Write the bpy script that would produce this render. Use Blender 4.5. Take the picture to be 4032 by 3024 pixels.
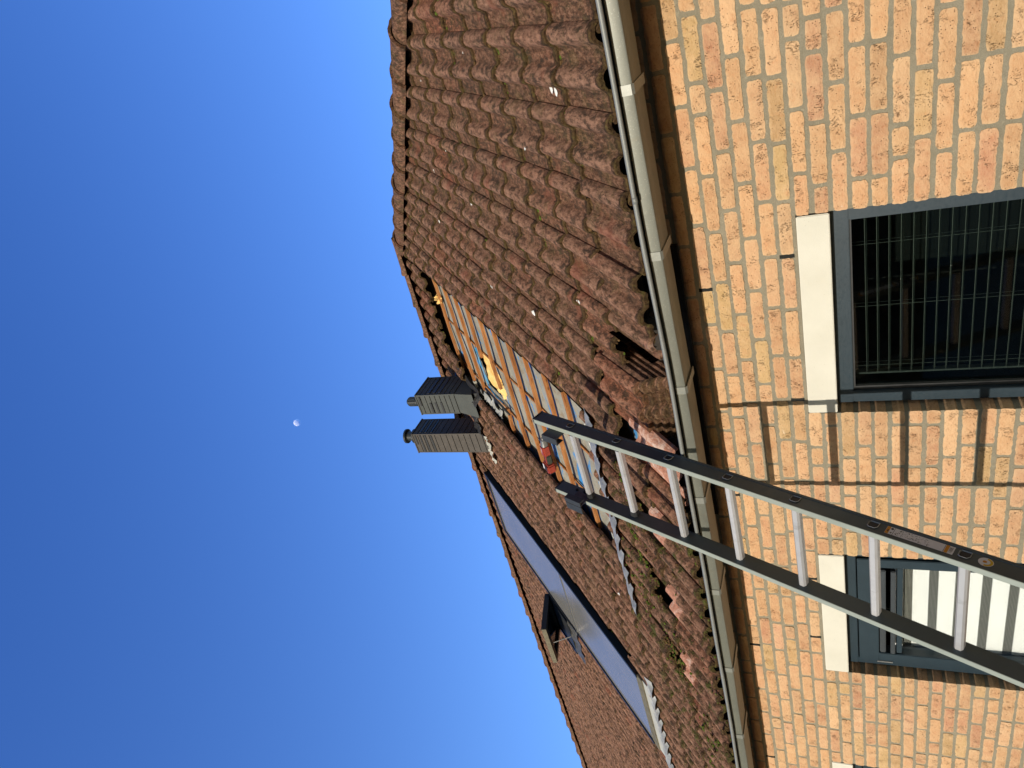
import bpy, math, random
import numpy as np
from mathutils import Matrix, Vector
random.seed(7); rng = np.random.default_rng(7)
scn = bpy.context.scene
for o in list(bpy.data.objects): bpy.data.objects.remove(o)
COL = scn.collection

# ---------------------------------------------------------------- camera
# world: X right along the wall, Y into the house, Z up, eye of the photographer at the origin.
# the phone was held sideways, so up in the place points to the left of the picture
RC = np.array([[-0.25623897, 0.31443553, -0.91404151],
               [-0.83019617, -0.55592506, 0.04149266],
               [-0.49509182, 0.7694658, 0.40349284]])
cam = bpy.data.cameras.new('camera'); co = bpy.data.objects.new('camera', cam); COL.objects.link(co)
m = Matrix.Identity(4)
for i in range(3):
    m[i][0] = RC[0, i]; m[i][1] = -RC[1, i]; m[i][2] = -RC[2, i]
co.matrix_world = m
cam.sensor_width = 36.0; cam.lens = 2863.275 / 4032 * 36; cam.clip_start = 0.05; cam.clip_end = 5000
scn.camera = co

# ---------------------------------------------------------------- sun and sky
SUN = Vector((0.014, 1.0, -0.215)).normalized()      # the way the sunlight travels
SKY_STRENGTH = 0.15; SUN_STRENGTH = 2.3
w = bpy.data.worlds.new('World'); scn.world = w; w.use_nodes = True
nt = w.node_tree; bg = nt.nodes['Background']
sky = nt.nodes.new('ShaderNodeTexSky'); sky.sky_type = 'NISHITA'; sky.sun_disc = False
sky.sun_elevation = math.asin(-SUN.z); sky.sun_rotation = math.atan2(-SUN.x, -SUN.y)
sky.altitude = 0; sky.air_density = 1.0; sky.dust_density = 0.3; sky.ozone_density = 3.0
tint = nt.nodes.new('ShaderNodeMix'); tint.data_type = 'RGBA'; tint.blend_type = 'MULTIPLY'; tint.inputs[0].default_value = 1
tint.inputs[7].default_value = (0.42, 0.61, 1.06, 1)         # a phone's deep blue rendering of a clear sky
tcw = nt.nodes.new('ShaderNodeTexCoord'); sxy = nt.nodes.new('ShaderNodeSeparateXYZ'); nt.links.new(tcw.outputs['Generated'], sxy.inputs[0])
mr = nt.nodes.new('ShaderNodeMapRange'); mr.inputs[1].default_value = -.35; mr.inputs[2].default_value = .15; nt.links.new(sxy.outputs[1], mr.inputs[0])
wm = nt.nodes.new('ShaderNodeMix'); wm.data_type = 'RGBA'; wm.inputs[6].default_value = (.62, .51, .40, 1); hz = nt.nodes.new('ShaderNodeMapRange'); hz.inputs[1].default_value = .40; hz.inputs[2].default_value = .88; nt.links.new(sxy.outputs[2], hz.inputs[0])
hm = nt.nodes.new('ShaderNodeMix'); hm.data_type = 'RGBA'; hm.inputs[6].default_value = (.60, .78, 1.14, 1); hm.inputs[7].default_value = (.37, .60, 1.10, 1)
nt.links.new(hz.outputs[0], hm.inputs[0]); nt.links.new(hm.outputs[2], wm.inputs[7])   # warm towards the low sun
nt.links.new(mr.outputs[0], wm.inputs[0]); nt.links.new(wm.outputs[2], tint.inputs[7])
nt.links.new(sky.outputs[0], tint.inputs[6]); nt.links.new(tint.outputs[2], bg.inputs[0]); bg.inputs[1].default_value = SKY_STRENGTH
sl = bpy.data.lights.new('sun', 'SUN'); sl.energy = SUN_STRENGTH; sl.angle = math.radians(0.5); sl.color = (1.0, 0.92, 0.80)
so = bpy.data.objects.new('sun', sl); COL.objects.link(so)
so.rotation_euler = SUN.to_track_quat('-Z', 'Y').to_euler(); so.location = (0, -5, 6)
vs = scn.view_settings; vs.view_transform = 'Standard'; vs.look = 'None'; vs.gamma = 1; vs.exposure = 1.0
scn.render.engine = 'CYCLES'

# ---------------------------------------------------------------- constants
D = 2.78; YE, ZE = 2.52, 0.627; TH = 0.749820217
CT, ST = math.cos(TH), math.sin(TH)
YR = 5.96; ZR = ZE + (YR - YE) * math.tan(TH); SR = (YR - YE) / CT
XE = -2.17; HK = 1.07             # ridge end, run of the hip
GROUND = -2.25; XL = -14.0; XR = 1.42
TW, TG = 0.2905, 0.2955; XJ = -0.252; S0 = 0.05
def R(X, s, h=0.0): return (X, YE + s*CT - h*ST, ZE + s*ST + h*CT)
def Rn(P):
    P = np.asarray(P, float); o = np.empty_like(P)
    o[:, 0] = P[:, 0]; o[:, 1] = YE + P[:, 1]*CT - P[:, 2]*ST; o[:, 2] = ZE + P[:, 1]*ST + P[:, 2]*CT
    return o
def hipx(s): return XE + HK*(YR - (YE + s*CT))

# ---------------------------------------------------------------- mesh helpers
class MB:
    def __init__(s): s.v = []; s.f = []; s.n = 0; s.c = []; s.smooth = False
    def add(s, v, f, c=None):
        v = np.asarray(v, float).reshape(-1, 3); s.v.append(v)
        k = s.n; s.f += [tuple(i + k for i in q) for q in f]
        if c is None: c = np.zeros((len(v), 4))
        c = np.asarray(c, float)
        if c.ndim == 1: c = np.tile(c, (len(v), 1))
        s.c.append(c); s.n += len(v); return s
    def box(s, a, b, M=None, c=None, bev=0.0):
        a = np.minimum(a, b) if False else np.array(a, float); b = np.array(b, float)
        lo, hi = np.minimum(a, b), np.maximum(a, b)
        if bev <= 0:
            v = [(x, y, z) for x in (lo[0], hi[0]) for y in (lo[1], hi[1]) for z in (lo[2], hi[2])]
            f = [(0,1,3,2),(4,6,7,5),(0,4,5,1),(2,3,7,6),(0,2,6,4),(1,5,7,3)]
        else:
            bm = bevbox(bev, tuple(hi - lo)); v, f = bm; v = v + (lo + hi)/2
        v = np.array(v, float)
        if M is not None: v = M(v)
        return s.add(v, f, c)
    def tube(s, pts, r, n=12, cap=True, c=None):
        pts = [Vector(p) for p in pts]; rs = r if hasattr(r, '__len__') else [r]*len(pts)
        V = []; prev = None
        for i, p in enumerate(pts):
            t = (pts[min(i+1, len(pts)-1)] - pts[max(i-1, 0)]).normalized()
            if prev is None: prev = t.orthogonal().normalized()
            a = (prev - t*prev.dot(t)).normalized(); prev = a; b = t.cross(a)
            for k in range(n):
                an = 2*math.pi*k/n; V.append(p + (a*math.cos(an) + b*math.sin(an))*rs[i])
        F = []
        for i in range(len(pts)-1):
            for k in range(n):
                F.append((i*n+k, i*n+(k+1) % n, (i+1)*n+(k+1) % n, (i+1)*n+k))
        if cap: F.append(tuple(range(n))[::-1]); F.append(tuple((len(pts)-1)*n+k for k in range(n)))
        return s.add([tuple(v) for v in V], F, c)
    def prism(s, poly, axisfun, a, b, c=None):   # poly: 2d outline; axisfun(u,v,t) -> xyz
        n = len(poly)
        V = [axisfun(u, v, a) for u, v in poly] + [axisfun(u, v, b) for u, v in poly]
        F = [tuple(range(n))[::-1], tuple(range(n, 2*n))] + [(i, (i+1) % n, n+(i+1) % n, n+i) for i in range(n)]
        return s.add(V, F, c)
    def grid(s, P, c=None, flip=False):           # P: nu x nv x 3
        P = np.asarray(P, float); nu, nv = P.shape[:2]; F = []
        for i in range(nu-1):
            for j in range(nv-1):
                q = (i*nv+j, (i+1)*nv+j, (i+1)*nv+j+1, i*nv+j+1); F.append(q[::-1] if flip else q)
        cc = None if c is None else (np.asarray(c, float).reshape(-1, 4) if np.ndim(c) > 1 else c)
        return s.add(P.reshape(-1, 3), F, cc)
    def build(s, name, mat, parent=None, smooth=False, col=False, normals=True):
        V = np.concatenate(s.v) if s.v else np.zeros((0, 3))
        off = Vector((0, 0, 0)); r = parent
        while r is not None: off += Vector(r.location); r = r.parent
        V = V - np.array(off)
        me = bpy.data.meshes.new(name); me.from_pydata(V.tolist(), [], s.f)
        if normals:
            import bmesh
            bm = bmesh.new(); bm.from_mesh(me); bmesh.ops.recalc_face_normals(bm, faces=bm.faces); bm.to_mesh(me); bm.free()
        if col:
            at = me.color_attributes.new('tag', 'FLOAT_COLOR', 'POINT')
            at.data.foreach_set('color', np.concatenate(s.c).astype(np.float32).ravel())
        if smooth: me.polygons.foreach_set('use_smooth', [True]*len(me.polygons))
        if smooth == 'auto':
            me.set_sharp_from_angle(angle=math.radians(38))
        me.materials.append(mat); me.update()
        o = bpy.data.objects.new(name, me); COL.objects.link(o)
        if parent is not None: o.parent = parent
        return o
_bc = {}
def bevbox(b, d):
    key = (round(b, 5),) + tuple(round(x, 5) for x in d)
    if key in _bc: return _bc[key]
    import bmesh
    bm = bmesh.new(); bmesh.ops.create_cube(bm, size=1.0)
    for v in bm.verts: v.co = Vector((v.co.x*d[0], v.co.y*d[1], v.co.z*d[2]))
    bmesh.ops.bevel(bm, geom=bm.edges[:], offset=b, segments=2, affect='EDGES')
    bm.verts.index_update()
    v = np.array([tuple(x.co) for x in bm.verts]); f = [tuple(x.index for x in q.verts) for q in bm.faces]; bm.free()
    _bc[key] = (v, f); return _bc[key]
def tag(o, label=None, cat=None, group=None, kind=None):
    if label: o['label'] = label
    if cat: o['category'] = cat
    if group: o['group'] = group
    if kind: o['kind'] = kind
    return o
def empty(name, loc, parent=None):
    o = bpy.data.objects.new(name, None); COL.objects.link(o); o.location = loc; o.empty_display_size = .1
    if parent: o.parent = parent
    return o

# ---------------------------------------------------------------- node helpers
class NM:
    def __init__(s, name):
        s.m = bpy.data.materials.new(name); s.m.use_nodes = True; s.t = s.m.node_tree; s.n = s.t.nodes; s.l = s.t.links
        s.b = s.n['Principled BSDF']; s.out = s.n['Material Output']; s.tc = s.n.new('ShaderNodeTexCoord')
        s.obj = s.tc.outputs['Object']
    def inp(s, sock, val):
        if hasattr(val, 'is_output') or isinstance(val, bpy.types.NodeSocket): s.l.new(val, sock)
        else:
            if isinstance(val, (tuple, list)) and len(val) == 3 and sock.type == 'RGBA': val = tuple(val) + (1,)
            sock.default_value = val
    def map(s, scale=(1,1,1), rot=(0,0,0), vec=None, loc=(0,0,0)):
        k = s.n.new('ShaderNodeMapping'); k.inputs['Scale'].default_value = scale; k.inputs['Rotation'].default_value = rot; k.inputs['Location'].default_value = loc
        s.l.new(vec or s.obj, k.inputs[0]); return k.outputs[0]
    def noise(s, scale, detail=4, rough=.55, vec=None, dist=0, out=0):
        k = s.n.new('ShaderNodeTexNoise'); k.inputs['Scale'].default_value = scale; k.inputs['Detail'].default_value = detail
        k.inputs['Roughness'].default_value = rough; k.inputs['Distortion'].default_value = dist
        s.l.new(vec or s.obj, k.inputs['Vector']); return k.outputs[out]
    def vor(s, scale, vec=None, feat='F1', out=0, rnd=1):
        k = s.n.new('ShaderNodeTexVoronoi'); k.feature = feat; k.inputs['Scale'].default_value = scale; k.inputs['Randomness'].default_value = rnd
        s.l.new(vec or s.obj, k.inputs['Vector']); return k.outputs[out]
    def ramp(s, fac, stops, interp='LINEAR'):
        k = s.n.new('ShaderNodeValToRGB'); e = k.color_ramp.elements; k.color_ramp.interpolation = interp
        while len(e) < len(stops): e.new(.5)
        for a, (p, c) in zip(e, stops):
            a.position = p; a.color = (tuple(c) + (1,)) if hasattr(c, '__len__') else (c, c, c, 1)
        s.l.new(fac, k.inputs[0]); return k.outputs[0]
    def mix(s, f, a, b, mode='MIX'):
        k = s.n.new('ShaderNodeMix'); k.data_type = 'RGBA'; k.blend_type = mode
        s.inp(k.inputs[0], f); s.inp(k.inputs[6], a); s.inp(k.inputs[7], b); return k.outputs[2]
    def math(s, op, a, b=0.0, c=0.0, clamp=False):
        k = s.n.new('ShaderNodeMath'); k.operation = op; k.use_clamp = clamp
        s.inp(k.inputs[0], a); s.inp(k.inputs[1], b); s.inp(k.inputs[2], c); return k.outputs[0]
    def attr(s):
        k = s.n.new('ShaderNodeAttribute'); k.attribute_name = 'tag'; q = s.n.new('ShaderNodeSeparateColor'); s.l.new(k.outputs['Color'], q.inputs[0])
        return q.outputs[0], q.outputs[1], q.outputs[2], k.outputs['Alpha']
    def sep(s, vec=None):
        k = s.n.new('ShaderNodeSeparateXYZ'); s.l.new(vec or s.obj, k.inputs[0]); return k.outputs
    def bump(s, h, strength=.5, dist=.01, nrm=None):
        k = s.n.new('ShaderNodeBump'); k.inputs['Strength'].default_value = strength; k.inputs['Distance'].default_value = dist
        s.l.new(h, k.inputs['Height'])
        if nrm is not None: s.l.new(nrm, k.inputs['Normal'])
        return k.outputs[0]
    def fin(s, color=None, rough=.8, metal=0.0, normal=None, spec=.3):
        if color is not None: s.inp(s.b.inputs['Base Color'], color)
        s.inp(s.b.inputs['Roughness'], rough); s.inp(s.b.inputs['Metallic'], metal); s.b.inputs['Specular IOR Level'].default_value = spec
        if normal is not None: s.l.new(normal, s.b.inputs['Normal'])
        return s.m
def simple(name, col, rough=.6, metal=0, var=.12, scale=20, bump=.15, spec=.4, bd=.002):
    k = NM(name); n = k.noise(scale, 5, .6); n2 = k.noise(scale*7, 3, .6)
    lo = tuple(c*(1-var) for c in col); hi = tuple(min(1, c*(1+var)) for c in col)
    c = k.ramp(n, [(.3, lo), (.7, hi)])
    return k.fin(c, k.ramp(n2, [(.3, max(0, rough-.08)), (.7, min(1, rough+.08))]), metal, k.bump(n2, bump, bd), spec)

# ---------------------------------------------------------------- materials
def m_brick():
    k = NM('brick'); r1, r2, r3, _ = k.attr()
    base = k.ramp(r1, [(0, (.50,.265,.13)), (.22, (.56,.315,.155)), (.42, (.50,.25,.13)), (.6, (.60,.37,.20)), (.74, (.44,.195,.11)), (.9, (.45,.295,.12)), (1, (.57,.31,.19))])
    base = k.mix(1.0, base, k.ramp(r2, [(0, .76), (1, 1.0)]), 'MULTIPLY')
    big = k.noise(14, 5, .6)
    base = k.mix(k.ramp(big, [(.42, 0), (.72, .6)]), base, (.62,.41,.23))
    red = k.noise(23, 6, .7, dist=.6)
    base = k.mix(k.ramp(red, [(.56, 0), (.72, .55)]), base, (.46,.19,.075))
    gr = k.noise(1, 6, .65, vec=k.map((70, 70, 160)))          # fine crosswise grain
    base = k.mix(k.ramp(gr, [(.3, .0), (.55, .22), (.8, .0)]), base, (.72,.52,.33))
    # creases and pits
    cr = k.noise(1, 5, .65, vec=k.map((55, 40, 22)), dist=1.4)
    pit = k.math('SUBTRACT', 1.0, k.ramp(k.math('ABSOLUTE', k.math('SUBTRACT', cr, .5)), [(0, 0), (.012, 1)]))
    zone = k.ramp(k.noise(17, 3, .6), [(.54, 0), (.64, 1)])
    crease = k.math('MULTIPLY', pit, zone)
    dots = k.ramp(k.vor(120), [(.12, 1), (.20, 0)]); dz = k.ramp(k.noise(31, 2), [(.50, 0), (.58, 1)])
    dd = k.math('MULTIPLY', dots, dz)
    dark = k.math('MAXIMUM', crease, dd)
    base = k.mix(k.math('MULTIPLY', dark, .6), base, (.16,.075,.035))
    ed = r3                                                   # worn dusty edges
    base = k.mix(k.math('MULTIPLY', k.math('POWER', ed, 1.5), .30), base, (.62,.46,.28))
    wh = k.ramp(k.noise(7, 6, .7, dist=.5), [(.70, 0), (.78, .6)])
    base = k.mix(wh, base, (.80,.70,.55))
    h = k.math('ADD', k.math('MULTIPLY', gr, .5), k.math('MULTIPLY', k.noise(60, 5, .7), .9))
    h = k.math('SUBTRACT', h, k.math('MULTIPLY', dark, 1.2))
    return k.fin(base, .92, 0, k.bump(h, 1.0, .006), .15)
def m_mortar():
    k = NM('mortar'); a = k.noise(9, 5, .6); b = k.noise(420, 3, .8); c = k.noise(60, 4, .6)
    col = k.ramp(a, [(.3, (.285,.255,.185)), (.7, (.36,.325,.245))])
    col = k.mix(k.ramp(b, [(.35, .45), (.65, 0)]), col, (.15,.12,.075))
    col = k.mix(k.ramp(c, [(.6, 0), (.75, .4)]), col, (.50,.45,.33))
    h = k.math('ADD', b, k.math('MULTIPLY', c, 1.5))
    return k.fin(col, .95, 0, k.bump(h, .9, .005), .1)
def m_tile():
    k = NM('roof_tile'); rnd, gg, v, roll = k.attr()
    clean = k.math('MAXIMUM', gg, 0.0); msy = k.math('MAXIMUM', k.math('MULTIPLY', gg, -1.0), 0.0)
    vec = k.map((1, 1, 1), (-TH, 0, 0))                     # x along eaves, y up the slope
    geo = vec
    a = k.noise(5.5, 5, .6, vec=geo); f = k.noise(1, 5, .75, vec=k.map((78, 34, 50), vec=geo))
    st = k.noise(1, 5, .7, vec=k.map((46, 20, 30), vec=geo), dist=.0)   # weathering streaks across the rolls
    col = k.ramp(f, [(.35, (.050,.023,.013)), (.48, (.165,.078,.046)), (.62, (.36,.195,.125))])
    tone = k.ramp(rnd, [(0, (.80,.78,.78)), (.5, (1,1,1)), (.85, (1.08,.98,.95)), (1, (1.25,.86,.74))])
    col = k.mix(1.0, col, tone, 'MULTIPLY')
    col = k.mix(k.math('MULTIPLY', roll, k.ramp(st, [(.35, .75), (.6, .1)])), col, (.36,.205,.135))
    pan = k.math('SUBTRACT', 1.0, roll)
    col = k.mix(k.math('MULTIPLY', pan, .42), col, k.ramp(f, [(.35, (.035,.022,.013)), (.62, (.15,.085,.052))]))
    # black algae
    al = k.math('MULTIPLY', k.ramp(st, [(.46, 0), (.58, 1)]), k.ramp(a, [(.36, .25), (.58, 1)]))
    col = k.mix(k.math('MULTIPLY', al, .82), col, (.042,.032,.022))
    hole = k.math('MULTIPLY', k.ramp(k.vor(48, vec=geo), [(.10, 1), (.16, 0)]), k.ramp(k.noise(11, 2, vec=geo), [(.52, 0), (.6, .9)]))
    col = k.mix(hole, col, (.03,.02,.014))
    # pale lichen grain
    pl = k.ramp(k.noise(190, 3, .7, vec=geo), [(.60, 0), (.72, 1)])
    col = k.mix(k.math('MULTIPLY', pl, k.ramp(st, [(.35, .6), (.6, .1)])), col, (.46,.31,.24))
    # red bare patches
    rp = k.ramp(k.noise(3.1, 4, .6, vec=geo), [(.60, 0), (.68, .5)])
    col = k.mix(rp, col, (.27,.09,.055))
    # moss and dirt by the lower edge of each tile
    mo = k.noise(28, 5, .7, vec=geo)
    lowedge = k.ramp(k.math('ADD', v, k.math('MULTIPLY', k.math('SUBTRACT', mo, .46), -.30)), [(.02, 1.0), (.06, .0)])
    lowedge = k.math('MULTIPLY', lowedge, k.ramp(msy, [(0.03, .25), (.25, .95)]))
    mcol = k.ramp(k.noise(60, 4, .7, vec=geo), [(.35, (.026,.016,.009)), (.55, (.085,.052,.024)), (.78, (.10,.10,.028))])
    col = k.mix(lowedge, col, mcol)
    pm = k.math('MULTIPLY', k.ramp(k.noise(9, 6, .75, vec=geo), [(.52, 0), (.62, 1)]), msy)
    col = k.mix(k.math('MULTIPLY', pm, .85), col, k.ramp(f, [(.3, (.05,.05,.012)), (.7, (.12,.13,.035))]))
    # clean clay coloured concrete
    cl = k.ramp(k.math('ADD', clean, k.math('MULTIPLY', k.math('SUBTRACT', a, .5), .9)), [(.45, 0), (.62, 1)])
    ccol = k.ramp(k.noise(40, 6, .7, vec=geo, dist=.6), [(.3, (.40,.17,.11)), (.55, (.55,.27,.185)), (.72, (.68,.45,.34))])
    ccol = k.mix(k.ramp(k.noise(9, 6, .7, vec=geo, dist=.8), [(.50, 0), (.62, .7)]), ccol, (.80,.66,.56))
    col = k.mix(cl, col, ccol)
    # yellow lichen
    yl = k.ramp(k.noise(4.3, 7, .75, vec=k.map((1,1,1), (-TH,0,0), loc=(7,3,1))), [(.715, 0), (.735, 1)])
    col = k.mix(k.math('MULTIPLY', yl, .9), col, (.55,.36,.05))
    h = k.math('ADD', k.math('MULTIPLY', f, 1.0), k.math('MULTIPLY', st, .8))
    h = k.math('ADD', h, k.math('MULTIPLY', k.math('MAXIMUM', lowedge, pm), .9))
    n1 = k.bump(h, 1.0, .010)
    return k.fin(col, .93, 0, k.bump(k.noise(330, 2, .7, vec=geo), .5, .002, n1), .12)
def m_membrane():
    k = NM('underlay_membrane'); vec = k.map((1, 1, 1), (-TH, 0, 0))
    a = k.noise(3, 5, .6, vec=vec); col = k.ramp(a, [(.3, (.23,.225,.185)), (.7, (.33,.32,.27))])
    d = k.noise(9, 7, .75, vec=vec, dist=.5)
    col = k.mix(k.ramp(d, [(.50, 0), (.64, .8)]), col, (.21,.15,.09))
    wp = k.noise(1, 6, .65, vec=k.map((2.2, 6, 4), vec=vec, loc=(2.3, .4, 0)), dist=.9)
    blue = k.ramp(wp, [(.575, 0), (.60, 1)], )
    col = k.mix(blue, col, (.045,.22,.50))
    sc = k.ramp(k.noise(1, 6, .8, vec=k.map((30, 6, 6), vec=vec)), [(.62, 0), (.68, .6)])
    col = k.mix(sc, col, (.20,.18,.14))
    return k.fin(col, .62, 0, k.bump(k.math('ADD', a, k.noise(22, 4, .6, vec=vec)), .6, .012), .35)
def m_batten():
    k = NM('batten_wood'); g = k.noise(1, 6, .65, vec=k.map((5, 60, 60)), dist=.8); a = k.noise(3.5, 4, .6)
    col = k.ramp(g, [(.3, (.17,.06,.018)), (.5, (.36,.145,.045)), (.72, (.52,.25,.095))])
    col = k.mix(k.ramp(a, [(.45, 0), (.75, .45)]), col, (.16,.07,.03))
    kn = k.ramp(k.vor(7, vec=k.map((1, 2.5, 2.5))), [(.07, 1), (.13, 0)])
    col = k.mix(k.math('MULTIPLY', kn, .8), col, (.10,.035,.015))
    return k.fin(col, .8, 0, k.bump(g, .5, .004), .2)
def m_lead():
    k = NM('lead_foil'); a = k.noise(11, 5, .6, dist=.4); b = k.noise(60, 4, .6)
    col = k.ramp(a, [(.3, (.30,.305,.29)), (.7, (.52,.52,.49))])
    return k.fin(col, k.ramp(b, [(.3, .38), (.7, .62)]), .35, k.bump(k.math('ADD', a, k.math('MULTIPLY', b, .3)), .8, .012), .5)
def m_zinc(name='zinc_gutter', col=(.145,.15,.125), rough=.45):
    k = NM(name); a = k.noise(1, 5, .6, vec=k.map((.8, 8, 8))); b = k.noise(13, 5, .65, dist=.8); c = k.noise(240, 2, .7)
    cc = k.ramp(a, [(.3, tuple(x*.86 for x in col)), (.7, tuple(x*1.12 for x in col))])
    cc = k.mix(k.ramp(b, [(.5, 0), (.7, .35)]), cc, tuple(x*.66 for x in col))
    cc = k.mix(k.ramp(c, [(.62, 0), (.7, .35)]), cc, (.42,.42,.37))
    dr = k.ramp(k.noise(1, 4, .7, vec=k.map((22, 1.5, 5))), [(.60, 0), (.72, .35)])
    cc = k.mix(dr, cc, (.15,.14,.10))
    return k.fin(cc, rough, .25, k.bump(b, .2, .002), .4)
def m_glass(name, tint, alpha, rough=.03):
    k = NM(name); k.n.remove(k.b)
    g = k.n.new('ShaderNodeBsdfGlossy'); g.inputs['Roughness'].default_value = rough; g.inputs['Color'].default_value = (1, 1, 1, 1)
    t = k.n.new('ShaderNodeBsdfTransparent'); t.inputs['Color'].default_value = tuple(tint) + (1,)
    fr = k.n.new('ShaderNodeFresnel'); fr.inputs['IOR'].default_value = 1.52
    f2 = k.math('MULTIPLY', fr.outputs[0], alpha, clamp=True)
    mx = k.n.new('ShaderNodeMixShader'); k.l.new(f2, mx.inputs[0]); k.l.new(t.outputs[0], mx.inputs[1]); k.l.new(g.outputs[0], mx.inputs[2])
    k.l.new(mx.outputs[0], k.out.inputs[0]); return k.m
M = {}
M['brick'] = m_brick(); M['mortar'] = m_mortar(); M['tile'] = m_tile(); M['membrane'] = m_membrane(); M['batten'] = m_batten()
M['lead'] = m_lead(); M['zinc'] = m_zinc(); M['bead'] = m_zinc('zinc_bead', (.21,.22,.21), .55)
M['rail'] = simple('anodised_rail', (.075,.10,.108), .45, .25, .08, 9, .1)
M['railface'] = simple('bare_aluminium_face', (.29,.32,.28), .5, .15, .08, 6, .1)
M['rung'] = m_zinc('aluminium_rung', (.46,.46,.47), .36)
M['plastic'] = simple('black_plastic', (.022,.023,.024), .5, 0, .2, 30)
M['frame'] = simple('slate_frame_paint', (.017,.031,.042), .42, 0, .10, 12, .1)
M['stone'] = None
def m_stone():
    k = NM('cream_stone'); a = k.noise(5, 5, .6); p = k.ramp(k.vor(90), [(.06, 1), (.11, 0)]); z = k.ramp(k.noise(18, 3), [(.55, 0), (.62, 1)])
    pz = k.math('MULTIPLY', p, z); col = k.ramp(a, [(.3, (.55,.53,.45)), (.7, (.61,.59,.51))])
    st = k.ramp(k.noise(1, 5, .7, vec=k.map((14, 14, 2.5))), [(.60, 0), (.75, .25)])
    col = k.mix(st, col, (.58,.52,.40)); col = k.mix(pz, col, (.30,.27,.2))
    gr = k.noise(260, 2, .7); col = k.mix(k.ramp(gr, [(.60, 0), (.75, .25)]), col, (.5,.46,.36))
    return k.fin(col, .85, 0, k.bump(k.math('SUBTRACT', gr, pz), .4, .002), .2)
M['stone'] = m_stone()
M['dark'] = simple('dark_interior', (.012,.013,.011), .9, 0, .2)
M['soffit'] = simple('soffit_board', (.02,.015,.01), .8, 0, .2, 8)
M['chim_grey'] = simple('grey_cladding', (.072,.078,.074), .7, 0, .10, 14, .15, .15)
M['chim_brown'] = simple('brown_grey_cladding', (.080,.072,.064), .7, 0, .14, 14, .15, .15)
M['flue'] = simple('flue_plastic', (.022,.026,.027), .45, 0, .15)
M['flash'] = simple('black_flashing', (.028,.026,.024), .45, 0, .3, 25, .6, .5, .01)
M['flash2'] = simple('dirty_dark_lead', (.10,.095,.085), .4, .3, .4, 20, .8, .5, .01)
M['casing'] = simple('window_casing', (.016,.018,.019), .4, 0, .15)
M['cream'] = simple('pale_apron_metal', (.46,.45,.38), .5, .1, .10, 10)
M['brownedge'] = simple('grimy_edge', (.13,.115,.075), .75, 0, .35, 30, .5)
M['insul'] = None
def m_insul():
    k = NM('mineral_wool'); a = k.noise(12, 6, .7, dist=.7)
    col = k.ramp(a, [(.3, (.52,.26,.06)), (.45, (.78,.50,.17)), (.7, (.86,.64,.28))])
    return k.fin(col, .95, 0, k.bump(a, .8, .02), .05)
M['insul'] = m_insul()
M['blue'] = simple('blue_membrane_edge', (.035,.19,.36), .5, 0, .3, 20)
M['slat'] = simple('blind_slat', (.30,.29,.26), .4, .3, .1)
M['slatdark'] = simple('blind_slat_face', (.10,.108,.095), .5, .2, .2)
M['white'] = simple('white_fabric', (.90,.91,.90), .8, 0, .03, 6)
M['cord'] = simple('pale_cord', (.28,.28,.25), .7, 0, .1)
M['seal'] = simple('pale_seal', (.62,.60,.52), .7, 0, .1)
M['steel'] = simple('dull_steel', (.30,.30,.29), .35, .7, .15)
M['hook'] = simple('dark_hook_steel', (.055,.06,.062), .42, .4, .2)
M['hookpurple'] = simple('worn_hook_plate', (.075,.065,.068), .5, .4, .35, 40)
M['red'] = simple('red_tool_plastic', (.30,.050,.032), .45, 0, .18, 40)
M['rubber'] = simple('green_grey_rubber', (.045,.05,.035), .7, 0, .15)
M['moss'] = None
def m_moss():
    k = NM('moss'); r, g, _, _ = k.attr(); a = k.noise(90, 4, .7)
    col = k.ramp(a, [(.35, (.030,.018,.009)), (.52, (.105,.062,.028)), (.7, (.18,.115,.055))])
    gcol = k.ramp(a, [(.3, (.035,.05,.008)), (.6, (.085,.12,.02)), (.8, (.16,.20,.05))])
    return k.fin(k.mix(g, col, gcol), .95, 0, k.bump(k.noise(260, 3, .7), .7, .004), .05)
M['moss'] = m_moss()
M['guano'] = simple('bird_dropping_white', (.72,.71,.66), .8, 0, .1, 60)
M['sticker'] = simple('sticker_paper', (.72,.73,.72), .5, 0, .05)
M['ink'] = simple('sticker_ink', (.03,.03,.03), .6, 0, 0)
M['orange'] = simple('sticker_orange', (.62,.27,.02), .5, 0, .05)
M['yellow'] = simple('sticker_yellow', (.68,.45,.03), .5, 0, .05)
M['ground'] = simple('paving', (.13,.12,.075), .9, 0, .2, 4)
M['pane'] = m_glass('window_pane', (.62,.68,.66), 1.0)
M['roofpane'] = None
def m_roofpane():
    k = NM('roof_window_glass'); sx = k.noise(1, 4, .6, vec=k.map((1.2, 1.2, 3)))
    g = k.noise(1, 5, .7, vec=k.map((60, 3, 3)))
    k.b.inputs['Specular IOR Level'].default_value = .5
    col = k.ramp(sx, [(.3, (.15,.15,.14)), (.7, (.20,.19,.175))])
    return k.fin(col, k.ramp(g, [(.3, .16), (.7, .26)]), .0, None, .6)
M['roofpane'] = m_roofpane()
M['moon'] = None

# ================================================================ ground
g = MB(); g.box((-400, -400, GROUND-.05), (400, 400, GROUND)); tag(g.build('ground', M['ground']), kind='structure')

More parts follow.
